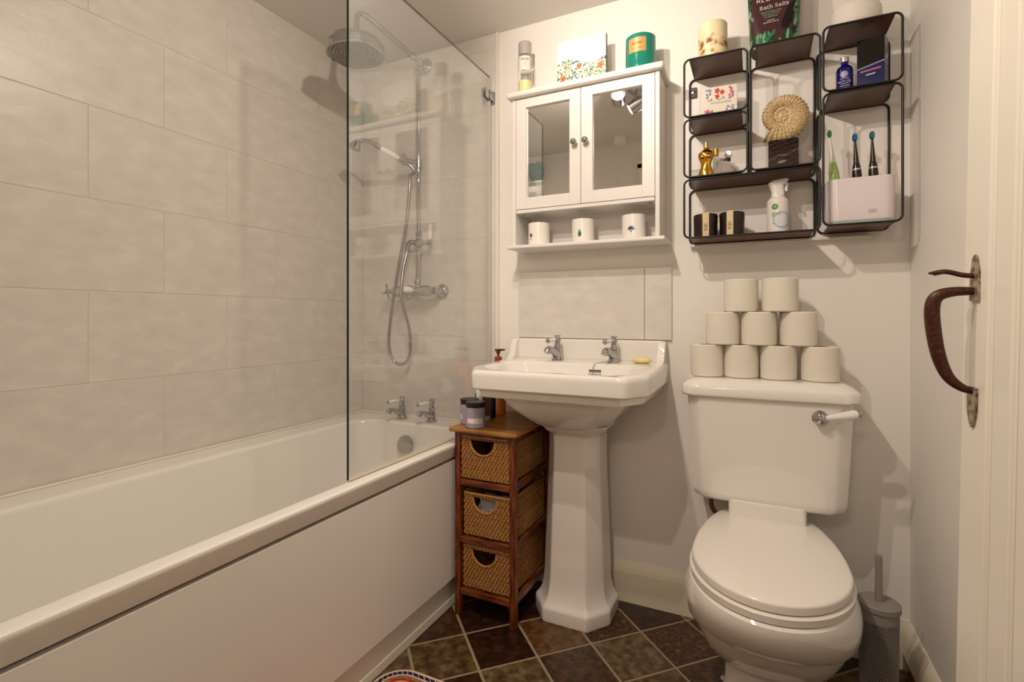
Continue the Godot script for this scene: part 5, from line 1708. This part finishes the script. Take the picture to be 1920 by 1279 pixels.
	t = thing("glass_block", "small clear glass block with dark edges beside the gold bottle", "glass block", Vector3(-0.172, yb, -1.745))
	b = mb(mv(0, 0.0225, 0))
	b.box(Vector3.ZERO, Vector3(0.03, 0.045, 0.016), 0.001)
	part(t, "glass", b, vg)
	b = mb()
	for x in [-0.015, 0.015]:
		b.box(Vector3(x, 0.0225, 0.008), Vector3(0.0012, 0.045, 0.0012), 0.0002)
	b.box(Vector3(0, 0.0445, 0.008), Vector3(0.03, 0.0012, 0.0012), 0.0002)
	part(t, "dark_edge", b, mat(Color(0.22, 0.20, 0.19), 0.3))
	# ---- box C: brown jars, spray
	var yc := 1.2502
	for q in [[-0.1405, 0.10, "brown round box with cream ribbon, nearest the cabinet", 0], [-0.0640, -0.12, "brown round box with cream ribbon, next to the spray bottle side", 1]]:
		t = thing("brown_candle_jar", q[2], "jar", Vector3(q[0], yc, -1.705), "brown round boxes on the bottom shelf")
		t.rotation.y = q[1]
		b = mb()
		b.lathe([Vector2(0.0, 0.0), Vector2(0.0345, 0.0), Vector2(0.0355, 0.002), Vector2(0.0355, 0.050), Vector2(0.0, 0.050)], 36, false, false)
		part(t, "jar_body", b, mat(Color(0.12, 0.06, 0.045), 0.35))
		b = mb()
		b.lathe([Vector2(0.0358, 0.049), Vector2(0.0362, 0.050), Vector2(0.0362, 0.074), Vector2(0.034, 0.077), Vector2(0.0, 0.078)], 36, false, false)
		part(t, "lid", b, mat(Color(0.14, 0.07, 0.05), 0.35))
		var cream := mat(Color(0.84, 0.76, 0.60), 0.6)
		b = mb()
		for s in [-1.0, 1.0]:
			for i in 3:
				var r := 0.0366
				var a0 := -0.26 + 0.52 * i / 3.0; var a1 := -0.26 + 0.52 * (i + 1) / 3.0
				b.quad(Vector3(sin(a0) * r, 0.001, s * cos(a0) * r), Vector3(sin(a1) * r, 0.001, s * cos(a1) * r), Vector3(sin(a1) * r, 0.0785, s * cos(a1) * r), Vector3(sin(a0) * r, 0.0785, s * cos(a0) * r))
		b.box(Vector3(0, 0.0785, 0), Vector3(0.0188, 0.001, 0.072), 0.0003)
		var rib := part(t, "ribbon", b, cream, "cream ribbon band")
		b = mb()
		if q[3] == 0:
			b.tube(spline([Vector3(0, 0.079, 0), Vector3(-0.006, 0.086, 0.004), Vector3(-0.001, 0.094, 0.006), Vector3(-0.005, 0.101, 0.008)], 5), 0.0022, 6)
			b.tube(spline([Vector3(0, 0.079, 0), Vector3(0.007, 0.084, 0.004), Vector3(0.013, 0.083, 0.006)], 5), 0.0022, 6)
		else:
			b.tube(spline([Vector3(-0.012, 0.080, 0.0), Vector3(0, 0.084, 0.003), Vector3(0.014, 0.081, 0.0)], 5), 0.0024, 6)
		part(t, "knot", b, cream)
		text(rib, "SPA" if q[3] == 0 else "SPA", 0.009, Transform3D(Basis(Vector3(0, 0, 1), -PI / 2), Vector3(-0.001, 0.034, 0.0369)), mat(Color(0.38, 0.30, 0.22), 0.6), 0.0, true)
	t = thing("air_freshener", "white spray air freshener with green badge on the bottom shelf", "spray bottle", Vector3(0.0615, yc, -1.702))
	b = mb()
	b.lathe([Vector2(0.0, 0.0), Vector2(0.0275, 0.0), Vector2(0.0295, 0.003), Vector2(0.0295, 0.088), Vector2(0.0288, 0.092), Vector2(0.0295, 0.094), Vector2(0.0295, 0.098), Vector2(0.025, 0.107), Vector2(0.019, 0.111), Vector2(0.0185, 0.116)], 40, false, true)
	t.rotation.y = 0.12
	part(t, "can", b, mat(Color(0.90, 0.88, 0.85), 0.3))
	b = mb()
	rings = []
	for q in [[0.115, 0.037, 0.034, 0.0], [0.130, 0.034, 0.031, 0.0], [0.144, 0.038, 0.031, -0.002], [0.152, 0.050, 0.031, 0.0], [0.159, 0.056, 0.030, 0.002], [0.163, 0.048, 0.024, 0.003]]:
		var rg := MB.rr(q[1], q[2], 0.013, 4, q[0], Vector3(q[3], 0, 0))
		for k in rg.size():
			rg[k].y += rg[k].x * 0.15
		rings.append(rg)
	b.loft(rings)
	b.tube(spline([Vector3(0.022, 0.156, 0.0), Vector3(0.024, 0.146, 0.004), Vector3(0.021, 0.134, 0.008), Vector3(0.023, 0.127, 0.010)], 4), 0.004, 8)
	part(t, "spray_trigger", b.mesh(45), mat(Color(0.92, 0.90, 0.87), 0.3))
	badge(t, 0.0255, 0.008, 0.040, 0.0297, Color(0.66, 0.74, 0.84))
	badge(t, 0.0195, 0.006, 0.041, 0.0298, Color(0.86, 0.87, 0.88))
	badge(t, 0.0088, -0.012, 0.080, 0.0299, Color(0.16, 0.42, 0.20))
	badge(t, 0.0060, -0.012, 0.080, 0.0300, Color(0.42, 0.66, 0.36))
	text(t, "pure", 0.0125, mv(-0.003, 0.060, 0), mat(Color(0.56, 0.55, 0.56), 0.4), 0.0301)
	for k in 3:
		print_line(t, 0.0301, -0.3, 0.015 + 0.003 * k, 0.048 - 0.0085 * k, 0.0012, mat(Color(0.52, 0.50, 0.50), 0.4))
	# ---- box E: blue bottle, blue carton
	var ye := 1.6322
	t = thing("cobalt_bottle", "cobalt blue bottle with silver cap in the upper end box", "bottle", Vector3(0.2305, ye, -1.708))
	b = mb()
	b.lathe([Vector2(0.0, 0.0), Vector2(0.0195, 0.0), Vector2(0.021, 0.003), Vector2(0.021, 0.072), Vector2(0.0185, 0.082), Vector2(0.0115, 0.088), Vector2(0.0085, 0.090), Vector2(0.0085, 0.099)], 36, false, true)
	part(t, "glass", b.mesh(50), mat(Color(0.055, 0.035, 0.42), 0.06))
	b = mb(mv(0, 0.098, 0))
	b.lathe([Vector2(0.0102, 0), Vector2(0.0106, 0.001), Vector2(0.0106, 0.0135), Vector2(0.0095, 0.0145), Vector2(0, 0.0148)], 24)
	part(t, "cap", b, mat(Color(0.78, 0.77, 0.77), 0.3, 0.6))
	var wht := mat(Color(0.80, 0.79, 0.84), 0.4)
	badge(t, 0.0098, -0.004, 0.058, 0.0212, Color(0.62, 0.60, 0.74))
	badge(t, 0.0062, -0.004, 0.058, 0.02125, Color(0.70, 0.69, 0.80))
	text(t, "BATH OIL", 0.0058, Transform3D(Basis(Vector3.UP, -0.12), Vector3(0, 0.038, 0)), wht, 0.0213)
	for k in 4:
		print_line(t, 0.0213, -0.12, [0.024, 0.020, 0.026, 0.022][k], [0.045, 0.031, 0.025, 0.019][k], 0.0018, wht)
	t = thing("blue_carton", "glossy black and blue carton beside the cobalt bottle", "carton", Vector3(0.297, ye, -1.71))
	t.rotation.y = -0.38
	b = mb()
	b.box(Vector3(0, 0.0735, 0), Vector3(0.064, 0.147, 0.045), 0.0012)
	im = img(128, 288, Color(0.025, 0.02, 0.025))
	for y in range(138, 288):
		for x in 128:
			var e := y - 152 + (x * 0.12)
			if e > 0:
				im.set_pixel(x, y, Color(0.07, 0.11, 0.33) if e > 8 else Color(0.55, 0.60, 0.74))
	b.planar_uv(-0.032, 0.032, 0, 0.147)
	part(t, "carton_body", b, print_mat(im, 0.1))
	var red := mat(Color(0.72, 0.25, 0.20), 0.4)
	for q in [[0.058, 0.048, 0.0042, red], [0.046, 0.022, 0.003, wht], [0.016, 0.046, 0.005, mat(Color(0.55, 0.30, 0.36), 0.4)]]:
		b = mb()
		b.box(Vector3(0, q[0], 0.0226), Vector3(q[1], q[2], 0.0005), 0.0001)
		part(t, "print_line", b, q[3])
	# ---- box G: toothbrush holder and brushes
	var yg := 1.2602
	t = thing("toothbrush_holder", "white oval toothbrush holder with pale green base", "toothbrush holder", Vector3(0.264, yg, -1.702))
	b = mb()
	rings = []
	for q in [[0.014, 0.158, 0.066], [0.03, 0.160, 0.068], [0.128, 0.164, 0.070], [0.131, 0.162, 0.068], [0.131, 0.154, 0.060], [0.110, 0.152, 0.058]]:
		rings.append(MB.rr(q[1], q[2], 0.028, 8, q[0]))
	b.loft(rings, true, true)
	var hold := part(t, "holder_body", b.mesh(50), mat(Color(0.90, 0.86, 0.87), 0.22))
	b = mb()
	rings = []
	for q in [[0.0, 0.148, 0.056], [0.003, 0.154, 0.062], [0.0145, 0.157, 0.065]]:
		rings.append(MB.rr(q[1], q[2], 0.028, 8, q[0]))
	b.loft(rings)
	part(t, "base", b.mesh(50), mat(Color(0.70, 0.76, 0.74), 0.35), "pale green base")
	b = mb()
	for x in [-0.03, 0.012, 0.046]:
		b.box(Vector3(x, 0.128, 0), Vector3(0.0025, 0.014, 0.056), 0.0005)
	part(t, "divider", b, mat(Color(0.75, 0.72, 0.72), 0.3))
	for k in 2:
		text(hold, "JOSEPH", 0.0042, mv(0.026, 0.0385 - 0.0058 * k, 0.0345), mat(Color(0.66, 0.61, 0.60), 0.5))
	var tb := [
		[Vector3(0.2085, yg + 0.112, -1.703), -0.10, Color(0.62, 0.74, 0.40), Color(0.90, 0.90, 0.86), Color(0.18, 0.45, 0.30), 1.12, "green and white electric toothbrush leaning at the end of the holder"],
		[Vector3(0.2610, yg + 0.112, -1.703), -0.05, Color(0.13, 0.05, 0.07), Color(0.12, 0.05, 0.06), Color(0.12, 0.35, 0.62), 0.98, "dark toothbrush with bright blue bristles, middle of three"],
		[Vector3(0.2985, yg + 0.112, -1.703), -0.03, Color(0.12, 0.055, 0.04), Color(0.11, 0.05, 0.04), Color(0.12, 0.45, 0.50), 0.98, "dark toothbrush with turquoise bristles, nearest the door"]]
	for q in tb:
		t = thing("toothbrush", q[6], "toothbrush", q[0], "toothbrushes in the holder")
		t.rotation.z = -q[1]
		var s: float = q[5]
		b = mb()
		b.lathe([Vector2(0.0115 * s, -0.005), Vector2(0.0125 * s, 0.02), Vector2(0.011 * s, 0.05), Vector2(0.0075 * s, 0.068 * s)], 20)
		part(t, "handle", b, mat(q[2], 0.25))
		b = mb()
		b.lathe([Vector2(0.0072 * s, 0.067 * s), Vector2(0.0055 * s, 0.09 * s), Vector2(0.0032 * s, 0.125 * s), Vector2(0.003 * s, 0.133 * s)], 14)
		b.ball(Vector3(0, 0.142 * s, 0), Vector3(0.0065, 0.012, 0.0035), 16)
		part(t, "neck", b, mat(q[3], 0.3))
		b = mb(look(Vector3(0, 0.142 * s, 0.002), Vector3(0, 0, 1)))
		b.T = b.T * Transform3D(Basis.from_scale(Vector3(1, 1, 1)), Vector3.ZERO)
		b.T = mv(0, 0.142 * s, 0.002) * Transform3D(Basis.from_scale(Vector3(0.0055, 0.0102, 1)), Vector3.ZERO) * Transform3D(Basis(Vector3.RIGHT, PI / 2), Vector3.ZERO)
		b.lathe([Vector2(1, 0), Vector2(1, 0.006), Vector2(0.85, 0.0085), Vector2(0, 0.0085)], 16)
		part(t, "bristles", b, mat(q[4], 0.8))
		if q[1] > -0.09 or true:
			b = mb()
			b.lathe([Vector2(0.0113 * s, 0.046), Vector2(0.0116 * s, 0.048), Vector2(0.0110 * s, 0.0505)], 20, false, false)
			part(t, "ring", b, mat(Color(0.75, 0.73, 0.72), 0.3, 0.5))
			b = mb(look(Vector3(0, 0.012, 0.0118 * s), Vector3(0, 0, 1)))
			b.lathe([Vector2(0.004, 0), Vector2(0.0036, 0.0012), Vector2(0, 0.0014)], 14)
			part(t, "button", b, mat(Color(0.62, 0.66, 0.60), 0.3))

# ---------------------------------------------------------------- rest
func make_rest() -> void:
	# mat at the lower edge of the picture
	var t := thing("bath_mat", "colourful patterned bath mat with black and cream border by the bath", "mat", Vector3(-0.690, 0, -0.822))
	var W := 0.50; var L := 0.68
	var im := img(512, 696, Color(0.80, 0.74, 0.72))
	var rings_c := [[0.0, Color(0.86, 0.74, 0.68)], [0.008, Color(0.10, 0.07, 0.09)], [0.019, Color(0.78, 0.74, 0.74)], [0.025, Color(0.55, 0.08, 0.07)], [0.029, Color(0.78, 0.66, 0.22)], [0.032, Color(0.30, 0.34, 0.20)], [0.036, Color(0.66, 0.10, 0.10)], [0.044, Color(0.86, 0.66, 0.52)], [0.055, Color(0.52, 0.05, 0.07)], [0.075, Color(0.20, 0.25, 0.33)], [0.09, Color(0.80, 0.70, 0.58)], [0.12, Color(0.60, 0.11, 0.10)]]
	var rr0 := 0.085
	for y in 696:
		for x in 512:
			var p := Vector2((x / 511.0 - 0.5) * W, (y / 695.0 - 0.5) * L)
			var qv := p.abs() - Vector2(W / 2 - rr0, L / 2 - rr0)
			var d := -(Vector2(maxf(qv.x, 0), maxf(qv.y, 0)).length() + minf(maxf(qv.x, qv.y), 0.0) - rr0)
			var c: Color = rings_c[0][1]
			for r in rings_c:
				if d >= r[0]:
					c = r[1]
			var along := atan2(p.y, p.x) * 40.0 + (p.x + p.y) * 60.0
			if d > 0.008 and d < 0.019:
				if sin((p.x - p.y) * 330.0) > 0.86:
					c = Color(0.75, 0.72, 0.74)
			elif d > 0.025 and d < 0.044 and sin(along) > 0.75:
				c = Color(0.70, 0.28, 0.12)
			im.set_pixel(x, y, c)
	var b := mb()
	var rg := []
	for q in [[0.0, 0.0], [0.002, 0.002], [0.007, 0.002], [0.0095, -0.002]]:
		rg.append(MB.rr(W + q[1], L + q[1], rr0, 8, q[0]))
	b.loft(rg)
	for i in b.v.size():
		b.uv[i] = Vector2(b.v[i].x / W + 0.5, b.v[i].z / L + 0.5)
	part(t, "pile", b, print_mat(im, 0.95))
	# pull-cord switch on the ceiling, seen in the mirror
	t = thing("pull_cord_switch", "white ceiling pull-cord switch seen in the cabinet mirror", "switch", Vector3(-0.77, CEIL, -0.17))
	b = mb(mv(0, -0.042, 0))
	b.lathe([Vector2(0, 0), Vector2(0.034, 0.0), Vector2(0.040, 0.004), Vector2(0.043, 0.042)], 32)
	part(t, "switch_body", b, M.white)
	b = mb()
	b.tube([Vector3(0, -0.04, 0), Vector3(0, -0.75, 0)], 0.0012, 6)
	part(t, "cord", b, M.white)
	b = mb(mv(0, -0.24, 0))
	b.lathe([Vector2(0.002, 0), Vector2(0.005, 0.006), Vector2(0.005, 0.016), Vector2(0.002, 0.022)], 12)
	part(t, "connector", b, M.white)
	# hanging bath things on the end wall, seen in the mirror
	t = thing("bath_puff", "teal bath sponge hanging on the far wall, seen in the mirror", "sponge", Vector3(-1.375, 2.02, FRONT - 0.06))
	b = mb()
	for k in 14:
		var a := k * 2.4
		b.ball(Vector3(0.03 * cos(a), 0.005 * (k - 7), 0.02 * sin(a)), Vector3(0.032, 0.03, 0.028), 10)
	part(t, "netting", b, mat(Color(0.25, 0.52, 0.56), 0.8))
	b = mb()
	b.tube([Vector3(0, 0.03, 0), Vector3(0, 0.08, 0.05)], 0.002, 6)
	part(t, "loop", b, M.white)
	t = thing("shower_gel_bottle", "dark blue and white bottle hanging below the teal sponge", "bottle", Vector3(-1.40, 1.845, FRONT - 0.045))
	b = mb()
	b.lathe([Vector2(0.02, 0), Vector2(0.026, 0.004), Vector2(0.026, 0.09), Vector2(0.012, 0.105), Vector2(0.012, 0.12), Vector2(0, 0.121)], 24)
	part(t, "bottle_body", b, mat(Color(0.16, 0.18, 0.32), 0.3))
	b = mb()
	b.lathe([Vector2(0.0263, 0.03), Vector2(0.0263, 0.065)], 24, false, false)
	part(t, "label", b, mat(Color(0.78, 0.80, 0.86), 0.4))
	b = mb()
	b.box(Vector3(0, -0.004, 0.018), Vector3(0.12, 0.006, 0.055), 0.002)
	part(t, "wall_holder", b, M.chrome)

func _ready() -> void:
	make_view()
	make_materials()
	make_lamps()
	make_room()
	make_bath()
	make_screen()
	make_shower()
	make_basin()
	make_toilet()
	make_cabinet()
	make_shelf()
	make_rack()
	make_rolls()
	make_brush()
	make_rack_items()
	make_cabinet_items()
	make_shelf_items()
	make_rest()
